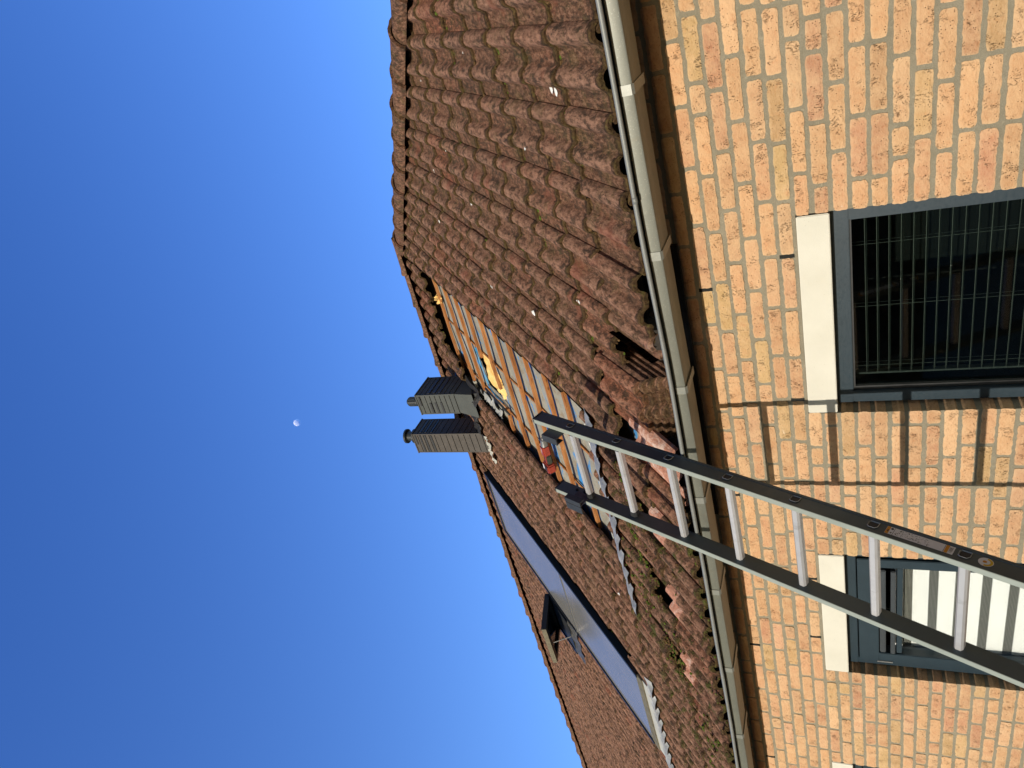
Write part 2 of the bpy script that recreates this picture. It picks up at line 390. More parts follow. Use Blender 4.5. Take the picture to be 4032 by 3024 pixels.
# ================================================================ unseen house and leafy screen, added to block sky light and feed reflections
nb = empty('neighbour_house', (8.5, -1, GROUND)); tag(nb, 'plain brick neighbouring house across the garden path, off to the right', 'house')
q_ = MB(); q_.box((5.2, -9, GROUND), (13, 7, 3.2)); q_.build('wall', M['brick'], nb, col=True)
q_ = MB(); q_.add([(4.8, -9.3, 3.1), (4.8, 7.3, 3.1), (13.4, 7.3, 3.1), (13.4, -9.3, 3.1), (9.1, -9.3, 7.4), (9.1, 7.3, 7.4)], [(0, 1, 5, 4), (2, 3, 4, 5), (0, 4, 3), (1, 2, 5), (0, 3, 2, 1)]); q_.build('roof', M['chim_brown'], nb)
for yy in (-6.5, -2.5, 1.5, 4.8):
    q_ = MB(); q_.box((5.17, yy, -.6), (5.22, yy + 1.1, .8)); fw = q_.build('window', M['frame'], nb)
hd_ = MB(); n1, n2 = 150, 30; Q = np.zeros((n1, n2, 3))
for a in range(n1):
    for b in range(n2):
        x = -24 + 36*a/(n1-1); t = b/(n2-1)
        if t < .4: y, zz = -13.2, GROUND + (t/.4)*2.4
        elif t < .6: y, zz = -13.2 - (t-.4)/.2*1.5, GROUND + 2.45
        else: y, zz = -14.7, GROUND + (1-t)/.4*2.4
        Q[a, b] = (x + random.gauss(0, .05), y + random.gauss(0, .09), zz + random.gauss(0, .07)*(t > .05))
hd_.grid(Q); tag(hd_.build('hedge', M['moss'], col=True, normals=False), 'tall dark green garden hedge standing behind the photographer', 'hedge')

# ================================================================ house
house = empty('brick_house', (-6.3, D, GROUND))
tag(house, 'yellow brick house with weathered brown tiled roof partly stripped to battens', 'house')
# ---- openings
LZ0, LZ1 = -0.0132, 0.1033
WIN = [(-2.011, -1.1015), (-3.7756, -2.8735), (-5.566, -4.664), (-7.36, -6.455), (-9.15, -8.25)]
WB = -1.42
CH = 0.0645; Z0 = LZ0 - .0063
def wall():
    br = MB(); mo = MB()
    zs = []; k = int((GROUND - Z0)/CH)
    rows = [(kk, Z0 + kk*CH) for kk in range(k, 12)]
    prev = 0
    J = .0155
    ups = [(-1.26,), (-1.9386,), (-3.052,), (-3.5036,), (-4.87,), (-5.35,)]
    for kk, z in rows:
        z0, z1 = z + J/2, z + CH - J/2
        prev = (prev + random.uniform(.32, .62)*.226) % .226
        # intervals
        holes = []
        for a, b in WIN:
            if WB < (z0+z1)/2 < LZ1: holes.append((a, b))
        cuts = [XL]; iv = []
        for a, b in sorted(holes): iv.append((cuts[-1], a)); cuts.append(b)
        iv.append((cuts[-1], XR))
        vents = []
        if kk == 2: vents = [-1.26, -1.9386, -3.052, -3.5036, -4.85, -5.33]
        if kk == 7: vents = [-.25, -1.3717, -2.494, -3.6186, -4.717, -5.84]
        for a, b in iv:
            if holes and (b - a) < 1.2:
                aj = bool(a > XL); 
            xs = [a + 0.0]
            x = a + (.226 - prev if a == XL else random.choice([.11, .165, .226]))
            while x < b - .05:
                xs.append(x + random.uniform(-.004, .004)); x += .226 if random.random() > .08 else .113
            xs.append(b)
            if len(xs) > 2 and xs[-1] - xs[-2] < .05: xs.pop(-2)
            for vx in vents:
                if a + .1 < vx < b - .1:
                    i = int(np.argmin([abs(q - vx) for q in xs])); 
                    if 0 < i < len(xs)-1: xs[i] = vx
            for x0, x1 in zip(xs[:-1], xs[1:]):
                lo = x0 + (J/2 if x0 != a or a == XL else 0.001); hi = x1 - (J/2 if x1 != b or b == XR else 0.001)
                if hi - lo < .02: continue
                brick(br, lo, hi, z0, z1, fine=(lo > -6.5 and z0 > -.9))
    # mortar sheet with openings and jamb returns
    zc = sorted({GROUND, WB, LZ1, .745}); xc = sorted({XL, XR, *[q for w_ in WIN for q in w_]})
    ventrects = [(v, Z0 + 2*CH, Z0 + 3*CH) for v in (-1.26, -1.9386, -3.052, -3.5036, -4.85, -5.33)] + [(v, Z0 + 7*CH, Z0 + 8*CH) for v in (-.25, -1.3717, -2.494, -3.6186, -4.717, -5.84)]
    for i in range(len(xc)-1):
        for j in range(len(zc)-1):
            x0, x1, za, zb = xc[i], xc[i+1], zc[j], zc[j+1]
            if any(abs(x0-a) < 1e-6 and abs(x1-b) < 1e-6 for a, b in WIN) and j == 1: continue
            mo.box((x0 - (0.0 if j != 1 else -.004), D + .0045, za), (x1 - (.004 if j == 1 else 0), D + .12, zb))
    vt = []
    for v, a, b in ventrects:
        q = MB(); q.box((v - .007, D + .0015, a + .006), (v + .007, D + .01, b - .004)); vt.append(q)
    return br, mo, vt
def brick(mb, x0, x1, z0, z1, fine=True):
    nu, nv = (max(4, int((x1-x0)/.0125)), 6) if fine else (3, 3)
    y = random.uniform(-.002, .0022); amp = .0021 if fine else 0.001
    U = np.linspace(0, 1, nu); V = np.linspace(0, 1, nv)
    X = x0 + (x1-x0)*U[:, None]*np.ones(nv)[None]; Z = z0 + (z1-z0)*V[None]*np.ones(nu)[:, None]
    # wobbly outline
    w0 = rng.normal(0, 1, nu)*amp*.55; w1 = rng.normal(0, 1, nu)*amp*.55; w2 = rng.normal(0, 1, nv)*amp*.5; w3 = rng.normal(0, 1, nv)*amp*.5
    tl = rng.normal(0, .0012, 4)
    Z = Z + (1-V)[None]*(w0[:, None] + tl[0]) + V[None]*(w1[:, None] + tl[1])
    X = X + (1-U)[:, None]*w2[None] + U[:, None]*w3[None]
    Y = np.full_like(X, D + y) + rng.normal(0, .0006, X.shape)
    E = np.zeros_like(X); E[0] = E[-1] = 1; E[:, 0] = E[:, -1] = 1
    Y = Y + E*.0022
    # pull the corners in
    for i, j in ((0, 0), (0, -1), (-1, 0), (-1, -1)):
        X[i, j] += (.0026 if i == 0 else -.0026); Z[i, j] += (.0022 if j == 0 else -.0022)
    P = np.stack([X, Y, Z], -1)
    # inner ring just inside the edge keeps the rounding tight
    c = np.zeros((nu, nv, 4)); r1 = random.random(); r2 = random.random(); c[..., 0] = r1; c[..., 1] = r2; c[..., 2] = E
    mb.grid(P, c)
    ring = [(i, 0) for i in range(nu)] + [(nu-1, j) for j in range(1, nv)] + [(i, nv-1) for i in range(nu-2, -1, -1)] + [(0, j) for j in range(nv-2, 0, -1)]
    a = np.array([P[i, j] for i, j in ring]); b = a.copy(); b[:, 1] = D + .10
    n = len(ring); mb.add(np.concatenate([a, b]), [(q, (q+1) % n, n+(q+1) % n, n+q) for q in range(n)], (r1, r2, .6, 0))
br, mo, vt = wall()
wallo = mo.build('wall', M['mortar'], house)
br.build('brick_facing', M['brick'], wallo, col=True, normals=True, smooth=False)
for q in vt: q.build('weep_vent', M['dark'], wallo)
# the other sides of the house (plain, behind)
ob = MB(); ob.box((XL, D + .12, GROUND), (XL + .1, 9.0, .62)); ob.box((XR - .1, D + .12, GROUND), (XR, 9.0, .62)); ob.box((XL, 8.9, GROUND), (XR, 9.0, .62))
ob.build('side_wall', M['brick'], house, col=True)
# ceiling inside so the rooms are dark
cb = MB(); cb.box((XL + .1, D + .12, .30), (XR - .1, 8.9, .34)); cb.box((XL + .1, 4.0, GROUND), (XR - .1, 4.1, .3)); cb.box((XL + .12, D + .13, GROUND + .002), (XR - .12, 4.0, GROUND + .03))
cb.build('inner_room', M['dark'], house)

# ---- lintels
for a, b in WIN:
    l = MB(); l.box((a + .002, D - .002, LZ0), (b - .002, D + .075, LZ1 - .001), bev=.003); l.build('lintel', M['stone'], house, smooth='auto')
    # (soffit below is the underside of the stone)

# ---- windows
YF = 2.850
def window_plain(a, b):
    t = -0.018
    wdw = MB(); F = MB()
    o, i = YF, YF + .07
    F.box((a + .003, o, t - .062), (b - .003, i, t), bev=.003)
    F.box((b - .068, o + .0015, WB), (b - .004, i, t - .062), bev=.003)
    F.box((a + .004, o + .0015, WB), (a + .062, i, t - .062), bev=.003)
    F.box((a + .062, o + .002, WB), (b - .068, i, WB + .07), bev=.003)
    fr = F.build('window', M['frame'], house, smooth='auto')
    s = MB(); s.box((a + .004, D + .045, t + .0015), (b - .02, YF + .002, t + .006)); s.build('seal', M['seal'], fr)
    p = MB(); p.box((a + .062, o + .028, WB + .07), (b - .068, o + .034, t - .062)); p.build('pane', M['pane'], fr)
    # blackish inner bead on the far side
    q = MB(); q.box((a + .062, o + .012, WB + .07), (a + .080, o + .027, t - .064)); q.box((a + .08, o + .012, t - .070), (b - .068, o + .027, t - .0625)); q.build('glazing_bead', M['plastic'], fr)
    return fr
def blind_venetian(fr, a, b):
    y = YF + .115; t = -.09
    sl = MB(); ed_ = MB(); n = 30; wd = .024
    for k in range(n):
        z = t - .05 - k*.0425
        if z < WB + .1: break
        x0, x1 = a + .09, b - .074
        P = np.zeros((9, 4, 3))
        for ii, u in enumerate(np.linspace(0, 1, 9)):
            sag = -.0035*math.sin(math.pi*((u*3) % 1)) * .5
            for jj, v in enumerate(np.linspace(-1, 1, 4)):
                P[ii, jj] = (x0 + (x1-x0)*u, y + v*wd*.5, z + .003*(1-v*v) - v*.004 + sag)
        sl.grid(P); Q = P.copy(); Q[..., 2] -= .0012; sl.grid(Q, flip=True)
        ed_.box((x0, y - wd*.5 - .0012, z + .002), (x1, y - wd*.5 + .0004, z + .0038))
    bl = sl.build('venetian_blind', M['slatdark'], fr, smooth=False); ed_.build('slat_edges', M['slat'], bl)  # edges take a paler colour, standing for the sun caught on them
    c = MB()
    for u in (.21, .52, .845):
        x = b - (b - a)*u*.98 - .03
        for dy in (-.015, .015): c.tube([(x, y + dy, t), (x, y + dy, WB + .08)], .0007, 5)
    c.build('cord', M['cord'], fr)
    e = MB(); e.box((a + .082, y - .014, WB + .08), (a + .090, y + .014, t - .0)); e.box((a + .085, y - .02, t - .0), (b - .074, y + .02, t + .03)); e.build('blind_rail', M['steel'], fr)
fr1 = window_plain(*WIN[0]); fr1['label'] = 'fixed window with a thin slatted blind behind dark glass'; blind_venetian(fr1, *WIN[0])
def window_sash(a, b):
    t = -0.018; o = YF; F = MB()
    F.box((a + .003, o, t - .048), (b - .003, o + .07, t), bev=.003)
    F.box((b - .075, o + .0015, WB), (b - .004, o + .07, t - .048), bev=.003)
    F.box((a + .004, o + .0015, WB), (a + .05, o + .07, t - .048), bev=.003)
    F.box((a + .05, o + .002, WB), (b - .075, o + .07, WB + .06), bev=.003)
    fr = F.build('window', M['frame'], house, smooth='auto')
    s = MB(); s.box((a + .004, D + .045, t + .0015), (b - .02, YF + .002, t + .006)); s.build('seal', M['seal'], fr)
    S = MB(); y0 = o - .010; y1 = o + .05
    x0, x1, z1, z0 = a + .056, b - .080, t - .054, WB + .066
    mem = .058
    S.box((x0, y0, z1 - .095), (x1, y1, z1), bev=.003)
    S.box((x0, y0 + .0012, z0), (x0 + mem, y1, z1 - .095), bev=.003)
    S.box((x1 - mem, y0 + .0012, z0), (x1, y1, z1 - .095), bev=.003)
    S.box((x0 + mem, y0 + .002, z0), (x1 - mem, y1, z0 + mem), bev=.003)
    S.box((x0 + mem + .004, y0 + .008, z1 - .205), (x1 - mem - .004, y1, z1 - .180), bev=.002)
    so_ = S.build('sash', M['frame'], fr, smooth='auto')
    v = MB()   # ventilation strip under the top rail
    v.box((x0 + mem + .012, y0 - .004, z1 - .128), (x1 - mem - .012, y0 + .03, z1 - .100), bev=.004)
    v.box((x0 + mem + .012, y0 - .010, z1 - .172), (x1 - mem - .012, y0 + .02, z1 - .150), bev=.004)
    v.build('vent_strip', M['zincdark'], fr, smooth='auto')
    p = MB(); p.box((x0 + mem, o + .010, z0 + mem), (x1 - mem, o + .015, z1 - .205)); p.build('pane', M['pane2'], fr)
    hh = MB(); hh.tube([(a + .052, y0 - .004, t - .140), (a + .052, y0 - .004, t - .215)], .0045, 10); hh.build('hinge', M['steel'], fr)
    # striped roller blind
    B = MB(); G = MB(); yb = o + .075; bx0, bx1 = x0 + mem - .02, x1 - mem + .02
    z = z1 - .215; k = 0
    while z > WB + .05:
        zz = z - .042
        nl = 7
        for q in range(nl):
            G.box((bx0, yb + .002, z - .003 - q*.0058), (bx1, yb + .0028, z - .003 - q*.0058 - .0026))
        z = zz; zz = z - .072
        B.box((bx0, yb, zz), (bx1, yb + .003, z)); z = zz
    B.build('roller_blind', M['white'], fr); G.build('sheer_stripe', M['cord'], fr)
    r = MB(); r.box((bx0 - .0, yb - .02, z1 - .214), (bx1, yb + .05, z1 - .17)); r.build('blind_box', M['white'], fr)
    return fr
M['zincdark'] = simple('dark_vent_metal', (.075,.085,.095), .35, .5, .1)
M['pane2'] = m_glass('clear_pane', (.98,.99,.98), .40)
for w_ in WIN[1:]:
    wq = window_sash(*w_)
    if w_ is WIN[1]: wq['label'] = 'casement window behind the ladder with a striped roller blind'

# ================================================================ roof
def prof(u):
    h = np.zeros_like(u)
    for c in (.135, .635):
        d = np.abs(u - c)/.142; h += np.where(d < 1, .043*np.clip(1 - d**2.3, 0, 1)**.80, 0)
    h += -.003*np.cos((u - .135)*4*math.pi)
    return h
def tile_local(nu=25, nv=7, rough=1.0):
    """top grid in (x across to the left, s, h) with u beyond 1 being the side lap"""
    U = np.concatenate([np.linspace(0, 1.0, nu), [1.06, 1.10, 1.14]]); V = np.array([0, .012, .03] + list(np.linspace(.08, 1, nv-3)))*(.372)
    hh = prof(U); hh[U > 1.0] = [.004, .012, .002]
    return U, V, hh
def put_tile(mb, X, s, h0=0.0, tilt=.013, fine=True, clean=0.0, moss=.3, clip=True, dx=0, rot=0.0, xmin=None, lip=0, tone=None, th=.017):
    U, V, hh = tile_local(27 if fine else 19, 8 if fine else 5)
    nu, nv = len(U), len(V); L = .372
    x = X - U[:, None]*TW + dx + np.zeros(nv)[None]
    ss = s + V[None] + np.zeros(nu)[:, None]
    h = hh[:, None] + tilt*(1 - V[None]/TG) + h0 + np.zeros((nu, nv))
    # worn lower edge
    wr = rng.normal(0, .0028, nu); ss[:, 0] += wr; ss[:, 1] += wr*.6
    h[:, 0] -= .004 + np.abs(rng.normal(0, .0015, nu)); h += rng.normal(0, .0008, h.shape)
    if rot: 
        cx, cs = X - TW/2, s + L/2; ddx, dds = x - cx, ss - cs
        x = cx + ddx*math.cos(rot) - dds*math.sin(rot); ss = cs + ddx*math.sin(rot) + dds*math.cos(rot)
    if clip: x = np.minimum(x, hipx(ss) + 0.03)
    if xmin is not None: x = np.maximum(x, xmin)
    P = np.stack([x, ss, h], -1)
    r = random.random(); c = np.zeros((nu, nv, 4)); c[..., 0] = r
    cv = (clean if not callable(clean) else clean(V)[None]) + np.zeros((nu, nv))
    c[..., 1] = np.where(cv > 0.01, cv, -moss)
    if lip: c[-2:, :, 1] = lip
    if tone is not None: c[..., 0] = tone
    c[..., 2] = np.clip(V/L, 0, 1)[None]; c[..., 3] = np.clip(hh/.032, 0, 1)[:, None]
    mb.grid(Rn(P.reshape(-1, 3)).reshape(nu, nv, 3), c)
    ring = [(i, 0) for i in range(nu)] + [(nu-1, j) for j in range(1, nv)] + [(i, nv-1) for i in range(nu-2, -1, -1)] + [(0, j) for j in range(nv-2, 0, -1)]
    a = np.array([P[i, j] for i, j in ring]); b = a.copy(); b[:, 2] -= th
    cc = np.array([c[i, j] for i, j in ring]); cc = np.concatenate([cc, cc]); n = len(ring)
    mb.add(Rn(np.concatenate([a, b])), [(q, (q+1) % n, n+(q+1) % n, n+q) for q in range(n)], cc)
    return P
def mossy(j, k):
    X = XJ - TW*j; s = S0 + TG*k
    m_ = float(np.interp(X, [-5.5, -2.8], [.02, .26]))
    if X < -2.3: m_ = .95*math.exp(-max(0, s - .45)/.35)*min(1, (-2.3 - X)/.4 + .3)*(1 if X > -6 else .6) + m_
    return m_
PANEL = (-5.80, -4.82, 1.16, 4.45)
HATCH = (-6.95, -6.30, 2.75, 3.55)
tiles = MB(); lowpts = []
removed = set()
for j in range(7, 11):
    for k in range(3, 14): removed.add((j, k))
removed.discard((10, 13)); removed |= {(5, 0), (5, 1)}
NROW = 16
for j in range(-6, 45):
    for k in range(NROW):
        if (j, k) in removed: continue
        X = XJ - TW*j; s = S0 + TG*k
        if X - TW > hipx(s) - .0: continue
        if PANEL[0] - .0 < X - TW/2 < PANEL[1] and PANEL[2] - .10 < s < PANEL[3] - .15: continue
        fine = (X > -7)
        ds = random.uniform(-.004, .004); dx = random.uniform(-.0015, .0015); h0 = random.uniform(-.001, .0015); cl = 0.0; rot = random.gauss(0, .003)
        if k == 0: ds -= .052
        if k == 1 and j in (6, 8, 10, 12): ds = .165; h0 = .012
        if k == 0 and j == 6: cl = 1.0
        if k == 0 and j in (8, 10, 12): cl = lambda V: np.clip((V - .24)/.05, 0, 1)
        if k == 0 and j == 4: cl = (lambda V: np.where(V < .10, .42, 0.0))
        if k == 2 and j == 6: cl = .35
        if k == 2 and j == 5: ds = -.045
        if k == 0 and j == 3: h0 = .020; rot = -.012; dx = -.016
        if k == 0 and j == 2: dx = .010; rot = .008
        if random.random() < .05 and cl == 0.0: h0 += .006; rot = random.gauss(0, .012)
        xm = -4.70 if (j == 15 and PANEL[2] - .1 < s < PANEL[3] - .15) else (-1.53 if (j == 4 and k == 0) else (-2.262 if (j == 6 and k > 2) else None))
        P = put_tile(tiles, X, s + ds, h0, fine=fine, clean=cl, moss=mossy(j, k), dx=dx, rot=rot, xmin=xm, lip=(.62 if j == 6 and k > 2 else 0), tilt=float(np.interp(X, [-5, -2.8], [.0075, .014])), tone=(None if X > -4 else random.uniform(.2, .75)))
        lowpts.append((j, k, P[:, 0].copy(), P[:, 1].copy()))
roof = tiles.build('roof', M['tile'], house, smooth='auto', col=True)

# other roof slopes (behind, seen only from elsewhere)
rs = MB(); ye, ze = YE, ZE
E0 = (XE, YR, ZR); E1 = (XL + 1.5, YR, ZR); xe = hipx(0); yb = 2*YR - YE
rs.add([(xe, ye, ze), (xe, yb, ze), E0], [(0, 1, 2)]); rs.add([E0, (xe, yb, ze), (XL - .3, yb, ze), E1], [(0, 1, 2, 3)]); rs.add([E1, (XL - .3, yb, ze), (XL - .3, ye, ze)], [(0, 1, 2)])
rs.build('rear_roof', M['tile'], house, col=True)

# membrane under the tiles, with a torn opening
mem = MB(); op = [(-2.86, 3.31), (-2.94, 3.34), (-3.06, 3.29), (-3.19, 3.30), (-3.20, 3.10), (-3.17, 2.93), (-3.10, 2.86), (-2.92, 2.90), (-2.83, 3.02), (-2.81, 3.16)]
def inpoly(x, y, poly):
    c = False; n = len(poly)
    for i in range(n):
        x1, y1 = poly[i]; x2, y2 = poly[i-1]
        if (y1 > y) != (y2 > y) and x < (x2-x1)*(y-y1)/(y2-y1) + x1: c = not c
    return c
def memh(x, s): return -.062 - .010*np.abs(np.sin((x + .1)*math.pi/.55)) + .004*np.sin(s*9 + x*3)
gx = np.arange(-3.9, -2.0, .02); gs = np.arange(.3, 4.5, .02)
GX, GS = np.meshgrid(gx, gs, indexing='ij'); P = np.stack([GX, GS, memh(GX, GS)], -1)
V = Rn(P.reshape(-1, 3)); ns = len(gs); F = []
for a in range(len(gx)-1):
    for b in range(ns-1):
        if not inpoly(gx[a]+.01, gs[b]+.01, op): F.append((a*ns+b, (a+1)*ns+b, (a+1)*ns+b+1, a*ns+b+1))
mem.add(V, F)
for x0, x1, s0_, s1_ in ((XL, -3.9, .02, 4.55), (-2.0, 1.2, .66, 4.55), (-1.42, 1.2, .02, .66), (-3.9, -2.02, .02, .3)):
    nn = 24; 
    xs = np.linspace(x0, x1, nn); sv = np.linspace(s0_, s1_, nn); Q = np.zeros((nn, nn, 3))
    for a in range(nn):
        for b in range(nn): Q[a, b] = R(min(xs[a], hipx(sv[b]) - .1), sv[b], -.066)
    mem.grid(Q)
mem.build('underlay_membrane', M['membrane'], roof, smooth=True)
# rafters strip: thin laths up the slope under the battens
lt = MB()
for x in (-2.32, -2.79, -3.27, -3.75):
    lt.box((x - .009, .9, -.062), (x + .009, 4.2, -.052), M=Rn)
lt.build('counter_lath', M['batten'], roof)
# insulation in the opening
ins = MB(); n1 = 26
for (cx, cs, wx, wsz, hh, tl) in ((-3.02, 3.10, .42, .50, -.082, .0), (-2.93, 3.00, .16, .12, -.066, .3), (-3.09, 2.965, .17, .14, -.060, -.2)):
    Q = np.zeros((n1, n1, 3)); ph = random.random()*9
    for a in range(n1):
        for b in range(n1):
            u, v = a/(n1-1)-.5, b/(n1-1)-.5
            ed = max(abs(u), abs(v))*2
            Q[a, b] = R(cx + (u*math.cos(tl) - v*math.sin(tl))*wx, cs + (v*math.cos(tl) + u*math.sin(tl))*wsz,
                        hh + .008*math.sin(9*u + ph)*math.cos(8*v) + .004*math.sin(31*u+ph)*math.sin(27*v) - (.05*max(0, ed-.85)/.15))
    ins.grid(Q)
ins.build('insulation', M['insul'], roof, smooth=True)
# torn blue flap of membrane above the opening
fl = MB(); pts = [(-2.81, 3.33), (-2.9, 3.36), (-3.0, 3.35), (-3.1, 3.32), (-3.22, 3.30), (-3.26, 3.12), (-3.24, 2.98)]
Q = np.zeros((len(pts)*3, 5, 3))
PX = np.interp(np.linspace(0, len(pts)-1, len(pts)*3), range(len(pts)), [p[0] for p in pts]); PS = np.interp(np.linspace(0, len(pts)-1, len(pts)*3), range(len(pts)), [p[1] for p in pts])
for a in range(len(PX)):
    for b in range(5):
        an = b/4*math.pi*1.05; rr = .010 + .005*math.sin(a*1.3)
        Q[a, b] = R(PX[a] + .2*rr*math.cos(an), PS[a] + rr*math.cos(an), -.058 + rr*math.sin(an))
fl.grid(Q); fl.build('torn_membrane_edge', M['blue'], roof, smooth=True)
# battens
for k in range(3, 14):
    s = S0 + TG*k + .135
    segs = [(-2.22, -3.47)]
    if k == 10: segs = [(-2.22, -2.83)]
    if k == 9: segs = [(-2.22, -3.02), (-3.22, -3.47)]
    if k == 11: segs = [(-2.22, -3.3)]
    if k >= 12: segs = [(-2.22, -3.33)]
    if k in (3, 4): segs = [(-2.22, -3.5)]
    for x0, x1 in segs:
        b = MB(); n = 14; dsk = random.uniform(-.006, .006); tw = random.uniform(-.006, .006)
        xs = np.linspace(x0, x1, n); w2, h2 = .0145, .0125
        Q = []
        for i, x in enumerate(xs):
            o = dsk + tw*(i/n - .5)*2 + random.gauss(0, .0008)
            sg = -.004*math.sin(i*math.pi/n*2.3)
            for (a_, c_) in ((-w2, -h2), (w2, -h2), (w2, h2), (-w2, h2)):
                Q.append((x, s + o + a_ + random.gauss(0, .0006), -.036 + c_ + sg))
        F = [(0, 1, 2, 3), tuple((n-1)*4 + q for q in (3, 2, 1, 0))]
        for i in range(n-1):
            for q in range(4): F.append((i*4+q, i*4+(q+1) % 4, (i+1)*4+(q+1) % 4, (i+1)*4+q))
        b.add(Rn(Q), F); b.build('batten', M['batten'], roof)
# new pale batten stub + debris
b = MB(); b.box((-3.42, 3.70, -.045), (-3.33, 3.735, -.02), M=Rn); b.build('batten', M['cream'], roof)
# pleated lead foil strip at the bottom of the stripped field
ld = MB(); nx = 150; Q = np.zeros((nx, 9, 3))
for a in range(nx):
    x = -2.24 - 1.62*a/(nx-1); u = ((XJ - x)/TW) % 1.0
    ph = float(prof(np.array([u]))[0]); wv = .5 + .5*math.cos((u - .135)*4*math.pi)
    for b_ in range(9):
        v = b_/8; s = 1.10 - v*(.245 + .065*wv*1.0) + .008*math.sin(x*9)
        hb = -.028*(1-v) + min(1, v*1.25)*(.040 + ph*1.0) + .003*math.sin(x*23 + v*5)*v
        if v > .97: hb += .004*abs(math.sin(x*19))
        Q[a, b_] = R(x, s, hb)
ld.grid(Q); ld.build('lead_flashing', M['lead'], roof, smooth=True)
rl = MB(); pts = [R(-2.42 - 1.3*i/30, 1.06 + .008*math.sin(i), -.006 + .004*math.sin(i*.7)) for i in range(31)]
rl.tube(pts, .006, 8); rl.build('foil_fold', M['lead'], roof, smooth=True)

# ridge and hip caps
def caps():
    rc = MB(); hc = MB()
    def cap(mb, A, B, up, r0, r1, ln, seed):
        A, B, up = Vector(A), Vector(B), Vector(up)
        d = (B-A).normalized(); side = d.cross(up).normalized(); up = side.cross(d).normalized()
        nu_, nv_ = 16, 8; Q = np.zeros((nu_, nv_, 3)); c = np.zeros((nu_, nv_, 4)); c[..., 0] = random.random()*.7; c[..., 1] = -.35; c[..., 3] = .25
        for a in range(nu_):
            an = math.pi*(a/(nu_-1))
            for b_ in range(nv_):
                t = b_/(nv_-1); r = r0 + (r1-r0)*t + (.012 if t < .12 else 0) + random.gauss(0, .0012)
                p = A + d*ln*t + side*r*math.cos(an) + up*r*.86*math.sin(an); Q[a, b_] = p; c[a, b_, 2] = .3 + .5*t
        mb.grid(Q, c)
        # front lip
        F0 = Q[:, 0]; I = F0 + (np.array(A) - F0)*.16; c0 = np.tile(c[0, 0], (nu_*2, 1)); 
        mb.add(np.concatenate([F0, I]), [(i, i+1, nu_+i+1, nu_+i) for i in range(nu_-1)], c0)
    def run(mb, A, B, up, step, over):
        A, B = np.array(A, float), np.array(B, float); L = np.linalg.norm(B-A); d = (B-A)/L; n = int((L - over*1.02)/step) + 1
        n += 1
        for i in range(n):
            over_ = min(over, L - step*i + .03)
            if over_ < .08: break
            p = A + d*step*i + np.array([random.uniform(-.004,.004), random.uniform(-.004,.004), random.uniform(-.005,.005)])
            cap(mb, p, p + d, up, .118, .102, over_, i)
    hs = R(hipx(-.05), -.05, 0)
    base = Vector((0, 0, .012))
    run(hc, np.array(hs) + [0, 0, .0], np.array(E0) + [0, 0, .0], (0, 0, 1), .36, .42)
    run(rc, np.array(E1) + [0, 0, -.002], np.array(E0) + [.1, 0, -.002], (0, 0, 1), .36, .42)
    return rc, hc
rc, hc = caps()
rc.build('ridge_caps', M['tile'], roof, smooth='auto', col=True)
hc.build('hip_caps', M['tile'], roof, smooth='auto', col=True)

# ---------------------------------------------------------------- moss and droppings
ms = MB()
ico = None
def blob(mb, c, r, g=0.0, flat=.5, n=1):
    global ico
    if ico is None:
        import bmesh
        bm = bmesh.new(); bmesh.ops.create_icosphere(bm, subdivisions=1, radius=1.0); bm.verts.index_update()
        ico = (np.array([tuple(v.co) for v in bm.verts]), [tuple(v.index for v in f.verts) for f in bm.faces]); bm.free()
    v = ico[0]*(1 + rng.normal(0, .22, (len(ico[0]), 1))); v = v*np.array([r*random.uniform(.8, 1.7), r*random.uniform(.7, 1.2), r*flat])
    mb.add(Rn(v + np.array(c)), ico[1], (random.random(), g, 0, 0))
for (j, k, pa, pb) in lowpts:
    X = XJ - TW*j
    if X < -8 or X > .6 or k == 0 and X > -2: continue
    n = len(pa); my = mossy(j, k)
    dens = 34 if X > -4 else 16
    ph = random.uniform(0, .8)
    for q in range(int(dens*(.5 + random.random()))):
        i = random.random()*(n-5); i0 = int(i); f = i - i0
        p = pa[i0]*(1-f) + pa[i0+1]*f
        u = (i/(n-4)); inpan = abs(((u*2 - .27) % 1) - .5) < .30
        if not inpan and random.random() < .6: continue
        if k > 0:
            r = random.uniform(.003, .0078)*(1.35 if random.random() < ph else .8)
            g = 1.0 if random.random() < (.06 + .25*max(0, my-.2) + (.45 if (ph > .6 and abs(i/(n-4) - (.4 if j % 2 else .88)) < .14) else 0)) else 0.0
            blob(ms, (p[0], p[1] - .006 + random.uniform(-.006, .008), p[2] - .013), r, g, .8)
    if my > .35:
        for q in range(int(34*my)):
            i = int(random.random()*(n-1)); t = random.random()**1.5*.29; p = pa[i]
            blob(ms, (p[0] + random.gauss(0, .01), p[1] + t, p[2] - .022*t/TG + .001), random.uniform(.003, .010), 1.0 if random.random() < .38 else 0., .55)
